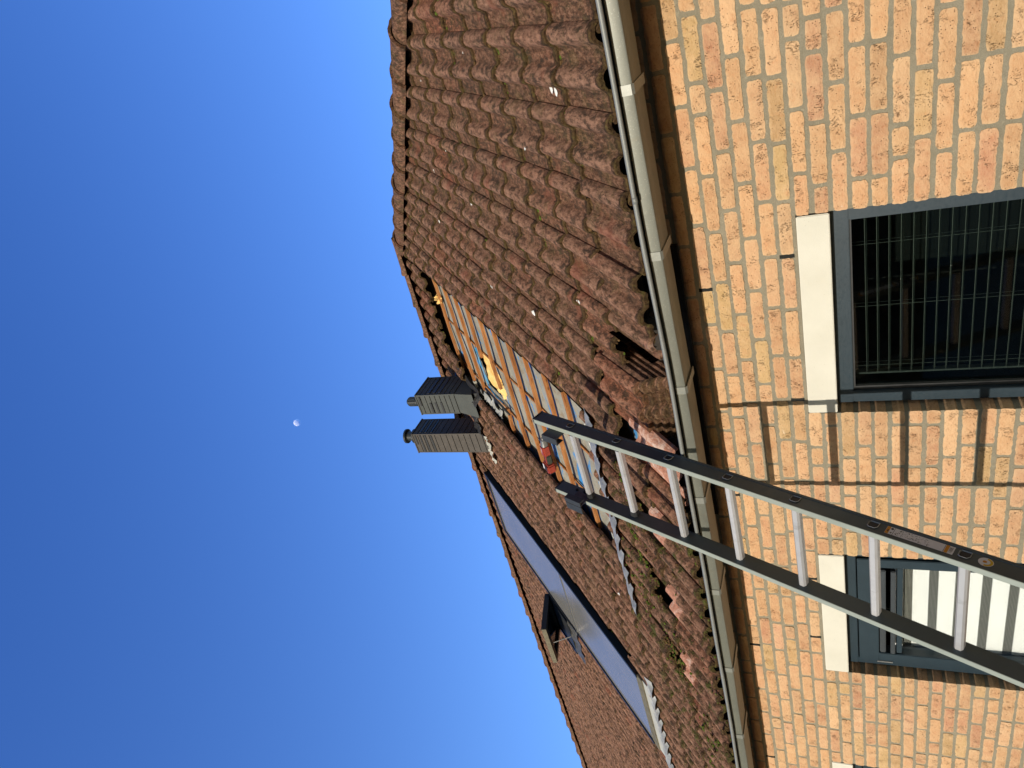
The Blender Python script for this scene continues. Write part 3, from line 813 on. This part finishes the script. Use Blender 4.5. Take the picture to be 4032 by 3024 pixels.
# tufts near the bottom of the stripped area
for (cx, cs, n, sp) in ((-3.45, .72, 130, .10), (-3.9, .42, 120, .10), (-2.9, .62, 60, .08), (-4.4, .2, 110, .12), (-2.55, .60, 40, .05), (-3.15, .57, 50, .05)):
    for q in range(n): blob(ms, (cx + random.gauss(0, sp*1.3), cs + random.gauss(0, sp*.6), .022 + random.random()*.02), random.uniform(.004, .012), 1.0 if random.random() < .55 else 0., .6)
gu = MB()
for (X, s, r) in ((-.49, .43, .017), (-.74, .78, .006), (-1.52, 2.9, .012), (-1.2, 1.9, .010), (-.9, 2.1, .008), (-1.75, 1.9, .009), (-1.8, 2.0, .012), (-2.21, 1.52, .010), (-1.72, 1.25, .013), (-1.66, 1.13, .012), (-1.1, 2.6, .009), (-.7, 2.7, .010), (-.5, 2.2, .007), (-1.45, .62, .008), (-1.3, 3.0, .009), (-1.0, 3.2, .008), (-4.6, 3.3, .014), (-4.9, .55, .012), (-5.2, .35, .012), (-4.4, 1.0, .016), (-5.3, .8, .014), (-3.9, 1.1, .016), (-6.5, .6, .013), (-1.5, 1.7, .006), (-.35, 1.35, .006), (-1.95, 3.3, .01), (-7.5, 1.3, .02), (-8.2, .9, .02)):
    u = ((XJ - X)/TW) % 1.0; h = float(prof(np.array([u]))[0]); v = ((s - S0)/TG) % 1.0
    for q in range(3): blob(gu, (X + random.gauss(0, r*.5), s + random.gauss(0, r*.9), h + .022*(1-v) + .0005), r*random.uniform(.45, .9), 0, .12)
gu.build('bird_droppings', M['guano'], roof, normals=False)['kind'] = 'stuff'

# ---------------------------------------------------------------- roof window (long glazed panel) and apron
def panel():
    a, b, s0, s1 = -5.75, -4.84, 1.17, 4.40; H = .062
    f = MB()
    f.box((b - .035, s0, -.02), (b, s1, H), M=Rn, bev=.003); f.box((a, s0, -.02), (a + .03, s1, H), M=Rn, bev=.003)
    f.box((a + .03, s1 - .05, -.02), (b - .035, s1, H - .0015), M=Rn, bev=.003)
    pf = f.build('roof_window', M['casing'], house, smooth='auto')
    g_ = MB(); g_.box((a + .03, s0 + .03, H - .03), (b - .035, s1 - .05, H - .012), M=Rn); g_.build('pane', M['roofpane'], pf)
    d_ = MB(); d_.box((a + .03, 2.53, H - .0115), (b - .035, 2.545, H - .006), M=Rn); d_.build('glazing_bar', M['steel'], pf)
    e = MB(); e.box((a, s0 - .065, 0), (b, s0 + .03, H - .008), M=Rn, bev=.004); e.build('grimy_sill', M['brownedge'], pf, smooth='auto')
    k = MB(); k.box((a + .01, s0 - .145, .030), (b - .0, s0 - .067, .046), M=Rn); k.build('apron', M['cream'], pf)
    s = MB(); s.box((b + .001, s0 - .02, -.04), (b + .15, s1 + .05, -.01), M=Rn); s.build('side_flashing', M['frame'], pf)
    l = MB(); nx = 120; Q = np.zeros((nx, 6, 3))
    for i in range(nx):
        x = b + .13 - 1.16*i/(nx-1); u = ((XJ - x)/TW) % 1.0; ph = float(prof(np.array([u]))[0]); wv = .5 + .5*math.cos((u - .135)*4*math.pi)
        for j_ in range(6):
            v = j_/5; Q[i, j_] = R(x, s0 - .135 - v*(.075 + .05*wv), (.045*(1-v)) + v*(.034 + ph*.9) + .005*math.sin(x*41 + 3*v))
    l.grid(Q); l.build('lead_flashing', M['lead'], pf, smooth=True)
panel()
# ---------------------------------------------------------------- open roof hatch
def hatch():
    a, b, s0, s1 = -6.30, -5.80, 2.77, 3.23
    f = MB(); 
    f.box((b - .03, s0, -.02), (b, s1, .07), M=Rn, bev=.003); f.box((a, s0, -.02), (a + .03, s1, .07), M=Rn, bev=.003)
    f.box((a + .03, s0, -.02), (b - .03, s0 + .03, .068), M=Rn); f.box((a + .03, s1 - .03, -.02), (b - .03, s1, .068), M=Rn)
    hf = f.build('roof_hatch', M['casing'], house, smooth='auto')
    i = MB(); i.box((a + .03, s0 + .03, .056), (b - .03, s1 - .03, .060), M=Rn); i.build('shaft', M['plastic'], hf)  # flat black sheet standing for the darkness inside the open hatch
    # sash hinged at the top, opened about thirty degrees
    an = math.radians(31); hs, hh = s1, .06
    def T(v):
        v = np.asarray(v, float); q = v.copy(); d = v[:, 1]; e = v[:, 2]
        q[:, 1] = hs - d*math.cos(an) + e*math.sin(an)*-1*-1; q[:, 2] = hh + d*math.sin(an) + e*math.cos(an); return Rn(q)
    L = s1 - s0 + .0; S = MB()
    S.box((b - .035, 0, -.02), (b + .012, L, .035), M=T, bev=.003); S.box((a - .012, 0, -.02), (a + .035, L, .035), M=T, bev=.003)
    S.box((a + .035, 0, -.0195), (b - .035, .05, .034), M=T); S.box((a + .035, L - .05, -.0195), (b - .035, L, .034), M=T)
    so_ = S.build('sash', M['casing'], hf, smooth='auto')
    p = MB(); p.box((a + .035, .05, .0), (b - .035, L - .05, .006), M=T); p.build('pane', M['pane'], hf)
    e = MB(); e.box((a - .011, L + .001, -.018), (b + .011, L + .012, .028), M=T); e.build('sash_edge_strip', M['brownedge'], hf)
    r = MB(); p0 = T([((a+b)/2, L - .03, -.02)])[0]; p1 = R((a+b)/2 + .02, s0 + .02, .07); r.tube([p0, p1], .006, 8); r.build('stay_rod', M['steel'], hf)
    l = MB(); n = 20; Q = np.zeros((n, 6, 3))
    for i_ in range(n):
        x = b + .03 - (b - a + .06)*i_/(n-1)
        for j_ in range(6): v = j_/5; Q[i_, j_] = R(x, s0 - v*.14, .06*(1-v) + v*.045 + .007*math.sin(i_*.9 + v*3))
    l.grid(Q); l.build('crumpled_apron', M['flash2'], hf, smooth=True)
hatch()

# ---------------------------------------------------------------- chimneys
def chimney(name, x1, x0, y0, y1, z0, z1, mat, nb, flare, pipe):
    c = MB(); r = .004
    c.box((x0 + r, y0 + r, z0 - .45), (x1 - r, y1 - r, z1 - .012))
    ch = c.build('chimney', M['plastic'] if not flare else M['plastic'], house)
    # horizontal lapped boards, each leaning out at its foot
    zb = z0; hb = (z1 - z0)/nb; bd = MB()
    for i in range(nb):
        za, zc = zb + i*hb + .0065, zb + (i+1)*hb
        for (p, q, nx, ny) in (((x0, y0), (x1, y0), 0, -1), ((x1, y0), (x1, y1), 1, 0), ((x1, y1), (x0, y1), 0, 1), ((x0, y1), (x0, y0), -1, 0)):
            o0, o1 = .0045, .0035
            P0 = (p[0] + nx*o0, p[1] + ny*o0, za); P1 = (q[0] + nx*o0, q[1] + ny*o0, za); P2 = (q[0] + nx*o1, q[1] + ny*o1, zc); P3 = (p[0] + nx*o1, p[1] + ny*o1, zc)
            i0 = (p[0] + nx*-.003, p[1] + ny*-.003, za); i1 = (q[0] + nx*-.003, q[1] + ny*-.003, za)
            bd.add([P0, P1, P2, P3, i0, i1], [(0, 1, 2, 3), (4, 5, 1, 0)])
    bd.build('cladding', mat, ch)
    for (px, py) in ((x0, y0), (x1, y0), (x1, y1), (x0, y1)):
        cp = MB(); cp.box((px - .006, py - .006, z0), (px + .006, py + .006, z1)); cp.build('corner_trim', mat, ch)
    cap_ = MB(); cap_.box((x0 - .012, y0 - .012, z1 - .012), (x1 + .012, y1 + .012, z1 + .004), bev=.003); cap_.build('top_plate', mat, ch)
    # dark louvre openings on the front
    op_ = MB()
    for (u0, u1, zz) in ((.40, .97, z1 - .155), (.40, .97, z1 - .215), (.40, .97, z1 - .275)) if flare else ((.02, .98, z1 - .105), (.02, .98, z1 - .165), (.05, .98, z1 - .235)):
        op_.box((x1 - (x1-x0)*u1, y0 - .0105, zz), (x1 - (x1-x0)*u0, y0 - .004, zz + .020))
        op_.box((x1 + .004, y0 + .02, zz), (x1 + .0105, y1 - .02, zz + .020))
    op_.box((x1 - (x1-x0)*.55, y0 - .0105, z1 - .045), (x1 - .01, y0 - .004, z1 - .028))
    op_.build('louvre', M['plastic'], ch)
    if flare:
        s_ = MB(); fy = y0 - .015
        zt, zq = z0 + .0, z0 - .17
        ring0 = [(x0, y0, zt), (x1, y0, zt), (x1, y1, zt), (x0, y1, zt)]; e_ = .035
        ring1 = [(x0 - e_, y0 - .05, zq - .045), (x1 + e_*.1, y0 - .03, zq - .03), (x1 + e_*.2, y1 + .06, zq + .12), (x0 - e_, y1 + .06, zq + .12)]
        s_.add(ring0 + ring1, [(i, (i+1) % 4, 4 + (i+1) % 4, 4 + i) for i in range(4)])
        s_.build('flared_base', mat, ch)
        for zz in (): pass
    # flue
    cx, cy = pipe; p = MB(); 
    if flare:
        p.tube([(cx, cy, z1), (cx, cy, z1 + .06), (cx, cy, z1 + .061), (cx, cy, z1 + .075), (cx, cy, z1 + .076), (cx, cy, z1 + .17), (cx, cy, z1 + .185)], [.040, .040, .050, .050, .043, .043, .03], 20)
        for q in range(12):
            an = q*math.pi/6; p.box((cx + .044*math.cos(an) - .004, cy + .044*math.sin(an) - .004, z1 + .085), (cx + .044*math.cos(an) + .004, cy + .044*math.sin(an) + .004, z1 + .165))
        p.build('flue_cowl', M['flue'], ch, smooth='auto')
    else:
        p.tube([(cx, cy, z1), (cx, cy, z1 + .03), (cx, cy, z1 + .031), (cx, cy, z1 + .045), (cx, cy, z1 + .046), (cx, cy, z1 + .115), (cx, cy, z1 + .125)], [.050, .050, .078, .078, .050, .050, .075], 24)
        p.tube([(cx, cy, z1 + .126), (cx, cy, z1 + .145)], [.078, .078], 24)
        p.build('flue_cowl', M['flue'], ch, smooth='auto')
    return ch
chimney('near', -3.395, -3.612, 5.142, 5.455, 3.33, 3.765, M['chim_grey'], 8, True, (-3.535, 5.25))
chimney('far', -3.978, -4.21, 5.285, 5.545, 3.20, 4.092, M['chim_brown'], 13, False, (-4.07, 5.38))
# flexible black flashing round the near chimney
fb = MB(); outline = [(-3.20, 4.13), (-3.33, 3.92), (-3.36, 3.62), (-3.42, 3.52), (-3.50, 3.55), (-3.56, 3.70), (-3.70, 3.73), (-3.86, 3.78), (-3.96, 3.70), (-4.03, 3.76), (-3.98, 3.93), (-3.8, 3.98), (-3.72, 4.05), (-3.6, 4.15), (-3.35, 4.18)]
c0 = np.mean(outline, axis=0); nr_ = 9
OP = []
for i in range(len(outline)):
    p, q = outline[i], outline[(i+1) % len(outline)]
    for t in (0, .33, .66): OP.append((p[0] + (q[0]-p[0])*t, p[1] + (q[1]-p[1])*t))
Q = np.zeros((len(OP)+1, nr_, 3))
for i in range(len(OP)+1):
    p = OP[i % len(OP)]
    for j_ in range(nr_):
        t = j_/(nr_-1); x = c0[0] + (p[0]-c0[0])*t; s = c0[1] + (p[1]-c0[1])*t; u = ((XJ - x)/TW) % 1
        hh = (.05 if x < -3.45 else .02)*1.0 + .75*float(prof(np.array([u]))[0])*(x < -3.45) + .008*math.sin((i % len(OP))*1.7)*t
        Q[i, j_] = R(x, s, hh - .02*(t > .99))
fb.grid(Q); fb.build('chimney_flashing', M['flash'], roof, smooth=True)
ww = MB(); Q = np.zeros((16, 5, 3))
for i in range(16):
    for j_ in range(5):
        x = -3.93 - .30*i/15; s = 3.60 + .09*j_/4 + .02*math.sin(i*.8); Q[i, j_] = R(x, s, .055 + .012*math.sin(i*1.3 + j_*2))
ww.grid(Q); ww.build('pale_chimney_foil', M['cream'], roof, smooth=True)
# crumpled clear foil between the chimney and the battens
cf = MB(); Q = np.zeros((34, 8, 3))
for i in range(34):
    for j_ in range(8):
        x = -3.36 - .13*(j_/7) - .04*math.sin(i*.5); s = 3.58 - .50*i/33; Q[i, j_] = R(x, s, -.035 + .009*math.sin(i*.8 + j_*1.3) + .006*math.sin(i*.17*j_))
cf.grid(Q); cf.build('crumpled_foil', M['lead'], roof, smooth=True)
tb = MB(); tb.tube([R(-3.20, 3.27, -.01), R(-3.21, 3.0, -.012), R(-3.22, 2.74, -.012)], .010, 10); tag(tb.build('black_tube', M['plastic'], smooth=True), 'thin black tube lying up the slope beside the torn opening', 'tube')
ys = MB(); Q = np.zeros((18, 12, 3))
for a in range(18):
    for b in range(12):
        u, v = a/17*2-1, b/11*2-1; ed = max(0, 1 - (u*u + v*v)*.7)
        Q[a, b] = R(-2.575 + u*.040 + .010*math.sin(v*5), 4.09 + v*.085 + .012*math.sin(u*6), -.05 + .055*ed*(.6 + .4*math.sin(u*7 + v*9)) + .006*random.random())
ys.grid(Q)
tag(ys.build('insulation_scrap', M['insul'], normals=False), 'small torn scrap of yellow insulation between battens near the roof top', 'insulation scrap')

# ---------------------------------------------------------------- gutter
def gdz(x): return float(np.interp(x, [-6, -4.4, -3.5, -1.6, -1.0, -.2], [.010, .008, 0, 0, .009, .012]))
YG = 2.462; ZGB = .2196*YG; ZGT = .2356*YG
def gut():
    x0, x1 = XL, XR + .1; t = .0015
    prof2 = [(YG + .01, .2440*2.445), (YG + .006, ZGT + .012), (YG, ZGT + .006), (YG, ZGB + .006), (YG + .002, ZGB + .0015), (YG + .007, ZGB), (YG + .143, ZGB - .003), (YG + .148, ZGB), (YG + .150, ZGB + .02), (YG + .150, ZGB + .060)]
    g_ = MB(); nx = 60; Q = np.zeros((nx, len(prof2), 3))
    for i in range(nx):
        x = x1 + (x0-x1)*i/(nx-1); sg = .0015*math.sin(x*3.1) + .001*math.sin(x*7.7) + gdz(x)
        for j_, (y, z) in enumerate(prof2): Q[i, j_] = (x, y, z + sg)
    g_.grid(Q); Q2 = Q.copy(); Q2[:, :, 1] += np.array([.0015]*6 + [0]*4); Q2[:, :, 2] += .002; g_.grid(Q2, flip=True)
    go = g_.build('gutter', M['zinc'], house, smooth='auto')
    bd = MB(); yb_, zb_, rb = YG - .030, .2438*(YG - .030), .0088
    n = 140; pts = []; rr = []
    for i in range(n):
        x = x1 + (x0*.999-x1)*i/(n-1); pts.append((x, yb_, zb_ + .0012*math.sin(x*5.3) + gdz(x))); rr.append(rb + .0004*math.sin(x*41))
    bd.tube(pts, rr, 14)
    # lip that joins the rolled bead to the trough
    Qq = np.zeros((nx, 3, 3))
    for i in range(nx):
        x = x1 + (x0-x1)*i/(nx-1)
        Qq[i] = [(x, yb_ + .006, zb_ - .0055), (x, YG - .008, .2400*(YG-.008)), (x, YG + .01, .2440*2.445)]; Qq[i, :, 2] += gdz(x)
    bo = bd.build('rolled_bead', M['bead'], go, smooth=True)
    lp = MB(); lp.grid(Qq); lp.build('lip', M['zincunder'], go)
    for i in range(24):
        x = -.4725 - .5905*i + (.0 if i else 0)
        if i > 0: x = -1.06 - .592*(i-1)
        if x < XL: break
        b_ = MB(); w_ = .017; o = .0035
        pl = [(YG - .004, ZGT + .004), (YG - o, ZGT + .004), (YG - o, ZGB + .004), (YG + .006, ZGB - .0045), (YG + .155, ZGB - .010), (YG + .155, ZGB - .006), (YG + .006, ZGB - .0008), (YG - .0008, ZGB + .006), (YG - .0008, ZGT + .006)]
        b_.prism([(y, z + gdz(x)) for y, z in pl[1:]], lambda u, v, t_: (t_, u, v), x - w_, x + w_)
        b_.build('gutter_bracket', M['bracket'], go)
    for x in (-.83, -4.46): jn = MB(); jn.tube([(x - .012, yb_, zb_ + gdz(x)), (x + .012, yb_, zb_ + gdz(x))], .0098, 14); jn.build('bead_joint', M['bead'], go, smooth=True)
M['zincunder'] = m_zinc('zinc_lip', (.10,.11,.11), .5)
M['bracket'] = m_zinc('zinc_bracket', (.21,.215,.19), .42)
gut()
fs = MB(); fs.box((XL, YG + .152, .555), (-2.4, YG + .17, .60)); fs.box((-1.40, YG + .152, .555), (XR + .1, YG + .17, .60)); fs.box((XL, YG + .171, .685), (-2.4, D - .004, .700)); fs.box((-1.40, YG + .171, .685), (XR + .1, D - .004, .700)); fs.box((-2.60, D - .026, .548), (-1.15, D - .004, .684)); fs.box((-2.398, D - .026, .6845), (-1.402, D - .004, .745)); fs.build('fascia', M['soffit'], house)  # boards against the wall are added to stop sun leaking onto the bricks

# ================================================================ loose tiles stacked on the roof
lab = ['topmost weathered tile of the stack by the gutter, its full face showing', 'second tile from the top of the stack by the gutter', 'third tile from the top of the stack by the gutter', 'fourth tile from the top of the stack by the gutter', 'fifth tile from the top of the stack by the gutter', 'bottom tile of the stack by the gutter, nearest to it']
stackpts = []
for q in range(6):
    tm = MB(); X = -1.712 + .006*q + random.uniform(-.003, .003); st_ = .0335*q
    sq = .207 - st_*ST - .004*q
    PP = put_tile(tm, X, sq - .018, h0=.020 - st_*CT*1.06, tilt=.006, fine=True, moss=.12, clip=False, rot=random.gauss(0, .004), tone=(1.0 if q == 0 else .6), th=.0225)
    stackpts.append((PP[:, 0].copy(), PP[:, 1].copy()))
    o = tm.build('roof_tile', M['tile'], col=True, smooth='auto'); tag(o, lab[q], 'roof tile', 'loose tiles stacked on the roof')

ms.build('moss', M['moss'], roof, smooth=False, col=True, normals=False)['kind'] = 'stuff'
# ================================================================ ladder
PL = np.array([-1.953, 2.645, 1.154]); UL = np.array([-.0025, .43464, .9006]); NL = np.array([0, -.9006, .43464])  # up the ladder / towards the viewer
XW = np.array([1.0, -.0154, .0104])
def LT(v):                                   # (x right from near hole plane, t rungs*0.28 up, n towards the viewer)
    v = np.asarray(v, float); return PL + v[:, [0]]*XW*1.0 + v[:, [1]]*UL + v[:, [2]]*NL
ladder = empty('ladder', tuple(PL + UL*-3.72))
tag(ladder, 'long grey aluminium ladder leaning on the gutter up to the stripped roof', 'ladder')
TB, TT = -3.72, .215
def rail(x0, x1, outer):
    r = MB(); hd = .034
    # open-lipped box section drawn as an outline in (x, n), run along t
    w_ = abs(x1-x0)
    def ax(u, v, t): return tuple(LT([(u, t, v)])[0])
    xo = x1 if outer > 0 else x0; xi = x0 if outer > 0 else x1; sgn = 1 if outer > 0 else -1
    e = sgn*.0025
    poly = [(xi, -hd), (xi, hd), (xi + e, hd + .0015), (xo - e, hd + .0015), (xo, hd), (xo, hd - .010), (xo - e, hd - .012), (xo - e, -hd + .012), (xo, -hd + .010), (xo, -hd)]
    r.prism(poly, ax, TB, TT)
    return r
nr_obj = rail(-.024, 0.0, 1).build('rail', M['rail'], ladder)
fr_obj = rail(-.482, -.458, -1).build('rail', M['rail'], ladder)
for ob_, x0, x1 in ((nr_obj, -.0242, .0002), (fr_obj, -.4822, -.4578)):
    q = MB(); q.box((x0, TB, .0345), (x1, TT - .001, .0375), M=LT, bev=.001); q.build('rail_face', M['railface'], ob_)  # paler strip along the front of each rail
for nm, x0, x1 in (('n', -.0255, .0015), ('f', -.4835, -.4565)):
    c = MB(); c.box((x0, TT, -.036), (x1, TT + .006, .037), M=LT, bev=.002)
    for q in range(7): c.box((x0 + .001, TT + .006, -.034 + q*.0102), (x1 - .001, TT + .0095, -.034 + q*.0102 + .006), M=LT)
    c.build('end_cap', M['plastic'], ladder)
def rung(k):
    t = -.28*k; r = MB()
    sec = [(-.013, -.016), (.012, -.016), (.0155, -.010), (.0155, .008), (.010, .0135), (-.007, .0135), (-.013, .004)]    # (t, n)
    def ax(u, v, x): return tuple(LT([(x, t + u, v)])[0])
    r.prism(sec, ax, -.461, -.020); return r.build('rung', M['rung'], ladder)
for k in range(0, 14):
    ro = rung(k); t = -.28*k
    # open end of the rung in the outer face of the near rail: pale rim round a dark hole
    h = MB(); sec = [(u*1.22, v*1.22) for u, v in [(-.014, -.014), (.012, -.014), (.0155, -.009), (.0155, .008), (.010, .0125), (-.007, .0125), (-.014, .004)]]
    n = len(sec); a = [LT([(.0008, t + u, v)])[0] for u, v in sec]; b_ = [LT([(.0022, t + u*.90, v*.90)])[0] for u, v in sec]; c_ = [LT([(-.002, t + u*.74, v*.74)])[0] for u, v in sec]
    h.add(a + b_ + c_, [(i, (i+1) % n, n+(i+1) % n, n+i) for i in range(n)] + [(n+i, n+(i+1) % n, 2*n+(i+1) % n, 2*n+i) for i in range(n)])
    h.build('rung_rim', M['steel'], ro)
    h = MB(); h.add([LT([(-.0009, t + u*.80, v*.80)])[0] for u, v in sec], [tuple(range(n))]); h.build('rung_hole', M['ink'], ro)
    if k in (0, 1):
        for x0, x1 in ((-.052, -.0245), (-.4575, -.430)):
            c = MB(); sc = [(u*1.02, v*1.0) for u, v in sec]
            c.prism(sc, lambda u, v, x: tuple(LT([(x, t + u, v)])[0]), x0, x1); c.build('rung_collar', M['plastic'], ro)
# hooks at the rail tops
h = MB(); h.box((-.030, .020, .028), (-.025, .115, .094), M=LT); h.box((-.062, .020, .088), (-.030, .115, .094), M=LT); h.box((-.062, .022, .050), (-.058, .113, .088), M=LT)
h.build('guide_hook', M['hook'], ladder)
h = MB(); h.box((-.4575, .000, -.002), (-.4535, .085, .088), M=LT); ho = h.build('guide_hook', M['hookpurple'], ladder)
h = MB(); h.box((-.4535, -.008, .084), (-.425, .096, .090), M=LT); h.box((-.430, -.008, .056), (-.425, .096, .084), M=LT); h.box((-.500, -.008, .084), (-.4575, .096, .090), M=LT); h.build('hook_lip', M['hook'], ladder)
for tt, nn in ((.10, -.008), (.052, -.012)):
    b_ = MB(); b_.tube([LT([(-.458, tt, nn)])[0], LT([(-.451, tt, nn)])[0]], .0075, 6); b_.tube([LT([(-.451, tt, nn)])[0], LT([(-.447, tt, nn)])[0]], .004, 8); b_.build('bolt', M['plastic'], ladder)
# rubber feet
for x0, x1 in ((-.028, .004), (-.486, -.454)):
    f = MB(); f.box((x0, TB - .05, -.04), (x1, TB + .01, .04), M=LT, bev=.004); f.build('foot', M['plastic'], ladder)
# stickers on the near rail (outer face, between rungs 5 and 6)
def LP(x, k, n): return (x, -.28*(k - 3) - .28*3, n)
def st_box(k0, k1, n0, n1, x, mat, name, par):
    b_ = MB(); b_.box((-.0024, -.28*k0, n0), (-.0024 + .0006 + x, -.28*k1, n1), M=LT); return b_.build(name, mat, par)
lbl = st_box(5.145, 5.885, -.0185, .0165, 0, M['sticker'], 'safety_label', nr_obj)
st_box(5.147, 5.185, -.0183, .0163, .0003, M['orange'], 'label_header', lbl)
b_ = MB()
def ink(k0, k1, n0, n1, x=.0003): b_.box((-.0024, -.28*k0, n0), (-.0018 + x, -.28*k1, n1), M=LT)
ink(5.232, 5.236, -.0183, .0163); ink(5.783, 5.787, -.0183, .0163)
random.seed(11)
for q in range(95):
    k0 = random.uniform(5.25, 5.62); n0 = random.uniform(-.016, .013); 
    if random.random() < .5: ink(k0, k0 + random.uniform(.008, .03), n0, n0 + .0006)
    else: ink(k0, k0 + .003, n0, n0 + random.uniform(.001, .004))
for k0, n0 in ((5.27, .008), (5.31, -.010), (5.40, -.012)):
    v = [LT([(-.0014, -.28*k0, n0 - .003)])[0], LT([(-.0014, -.28*k0, n0 + .003)])[0], LT([(-.0014, -.28*(k0 - .02), n0)])[0]]; b_.add(v, [(0, 1, 2)])
for q in range(9): ink(5.835 + q*.0042, 5.8365 + q*.0042, -.014 + .002*(q % 2), .012 - .004*(q % 3))
b_.build('label_drawing', M['ink'], lbl)
b_ = MB()
for k0, n0, mt in ((5.166, .004, 0),):
    b_.add([LT([(-.0012, -.28*(k0+.012), n0 - .008)])[0], LT([(-.0012, -.28*(k0+.012), n0 + .004)])[0], LT([(-.0012, -.28*(k0-.012), n0 - .002)])[0]], [(0, 1, 2)])
b_.tube([LT([(-.0014, -.28*5.208, -.010)])[0], LT([(-.0011, -.28*5.208, -.010)])[0]], .0045, 16)
b_.add([LT([(-.0012, -.28*5.222, .006)])[0], LT([(-.0012, -.28*5.200, .006)])[0], LT([(-.0012, -.28*5.211, .013)])[0]], [(0, 1, 2)])
b_.build('label_pictograms', M['ink'], lbl)
st_box(5.792, 5.828, -.0183, .0163, .0003, M['orange'], 'label_band', lbl)
# round sticker
def disc(k, n, rk, rn, x, mat, name, par, a0=0, a1=2*math.pi):
    b2 = MB(); N = 30; v = [LT([(x, -.28*k, n)])[0]]
    for i in range(N+1):
        an = a0 + (a1-a0)*i/N; v.append(LT([(x, -.28*k + rk*math.cos(an), n + rn*math.sin(an))])[0])
    b2.add(v, [(0, i, i+1) for i in range(1, N+1)]); return b2.build(name, mat, par, normals=False)
rd = disc(6.205, .001, .021, .0185, -.0019, M['sticker'], 'round_sticker', nr_obj)
disc(6.205, .001, .0195, .017, -.0016, M['yellow'], 'sticker_ring', rd, math.radians(80), math.radians(265))
disc(6.205, .001, .012, .0105, -.0013, M['sticker'], 'sticker_centre', rd)
disc(6.195, .001, .006, .005, -.0010, M['orange'], 'sticker_mark', rd)

# ================================================================ cordless driver on the battens
DP = (-3.0, 1.86, .0)
def drv():
    # built in roof coordinates: axis of the head runs along -X, handle down to the battery
    dr = empty('cordless_driver', R(-3.10, 1.93, -.02)); tag(dr, 'red and black cordless driver lying on the battens beside the ladder', 'power tool')
    hb = -.012
    def T(v):   # local: u along the tool (chuck to battery foot), w across, h up
        v = np.asarray(v, float); a = math.radians(8); q = v.copy()
        q[:, 0] = -2.985 - v[:, 0]*math.cos(a) + v[:, 1]*math.sin(a); q[:, 1] = 1.905 + v[:, 0]*math.sin(a)*.55 + v[:, 1]*math.cos(a); q[:, 2] = hb + v[:, 2]; return Rn(q)
    def tub(pts, r, n=14, fl=1.0):
        b2 = MB(); b2.tube(pts, r, n); V = b2.v[0]; b2.v[0] = T(V); return b2
    c = tub([(0, 0, .03), (.015, 0, .03), (.016, 0, .03), (.05, 0, .03), (.07, 0, .03)], [.010, .012, .022, .024, .028]); c.build('chuck', M['steel'], dr, smooth='auto')
    c = MB(); c.box((.062, -.030, .0), (.165, .030, .062), M=T, bev=.012); c.build('body', M['red'], dr, smooth='auto')
    c = MB(); c.box((.150, -.026, .008), (.245, .010, .052), M=T, bev=.010); c.build('handle', M['red'], dr, smooth='auto')
    c = MB(); c.box((.155, -.036, .010), (.235, -.020, .050), M=T, bev=.006); c.build('grip', M['rubber'], dr, smooth='auto')
    c = MB(); c.box((.240, -.050, .0), (.315, .048, .066), M=T, bev=.010); bt = c.build('battery', M['red'], dr, smooth='auto')
    c = MB(); c.box((.250, -.030, .066), (.290, .010, .070), M=T); c.box((.318, -.04, .012), (.322, .040, .055), M=T); c.build('battery_contacts', M['ink'], bt)
    c = MB(); c.box((.256, .020, .0655), (.300, .036, .069), M=T); c.build('battery_latch', M['sticker'], bt)
    # white lettering on the body
    cu = bpy.data.curves.new('lettering', 'FONT'); cu.body = 'HILTI'; cu.size = .020; cu.extrude = .0003; cu.align_x = 'CENTER'; cu.align_y = 'CENTER'
    tmp = bpy.data.objects.new('tmp', cu); COL.objects.link(tmp); dg = bpy.context.evaluated_depsgraph_get(); me = bpy.data.meshes.new_from_object(tmp.evaluated_get(dg))
    bpy.data.objects.remove(tmp)
    V = np.array([tuple(v.co) for v in me.vertices]); W = np.stack([.112 + V[:, 0], .002 + V[:, 1]*-1*-1, .0625 + V[:, 2]], -1)
    b2 = MB(); b2.add(T(W), [tuple(p.vertices) for p in me.polygons]); b2.build('lettering', M['sticker'], dr, normals=False)
drv()

# ================================================================ moon
def moon():
    k = NM('moon_surface'); k.n.remove(k.b)
    d = k.n.new('ShaderNodeBsdfDiffuse'); t = k.n.new('ShaderNodeBsdfTransparent'); ad = k.n.new('ShaderNodeAddShader'); g_ = k.n.new('ShaderNodeNewGeometry'); mx = k.n.new('ShaderNodeMixShader')
    c = k.ramp(k.noise(.09, 5, .6), [(.38, (.20,.21,.20)), (.6, (.44,.42,.36))]); k.l.new(c, d.inputs[0])
    k.l.new(d.outputs[0], ad.inputs[0]); k.l.new(t.outputs[0], ad.inputs[1]); k.l.new(g_.outputs['Backfacing'], mx.inputs[0]); k.l.new(ad.outputs[0], mx.inputs[1]); k.l.new(t.outputs[0], mx.inputs[2])
    k.l.new(mx.outputs[0], k.out.inputs[0])
    import bmesh
    dr = np.array([-0.44388417, 0.61972692, 0.64722901])*3000
    bm = bmesh.new(); bmesh.ops.create_uvsphere(bm, u_segments=48, v_segments=32, radius=3000*.0047)
    me = bpy.data.meshes.new('moon'); bm.to_mesh(me); bm.free(); me.polygons.foreach_set('use_smooth', [True]*len(me.polygons)); me.materials.append(k.m)
    o = bpy.data.objects.new('moon', me); COL.objects.link(o); o.location = tuple(dr); tag(o, 'small pale daytime moon in the blue sky', 'moon')
moon()
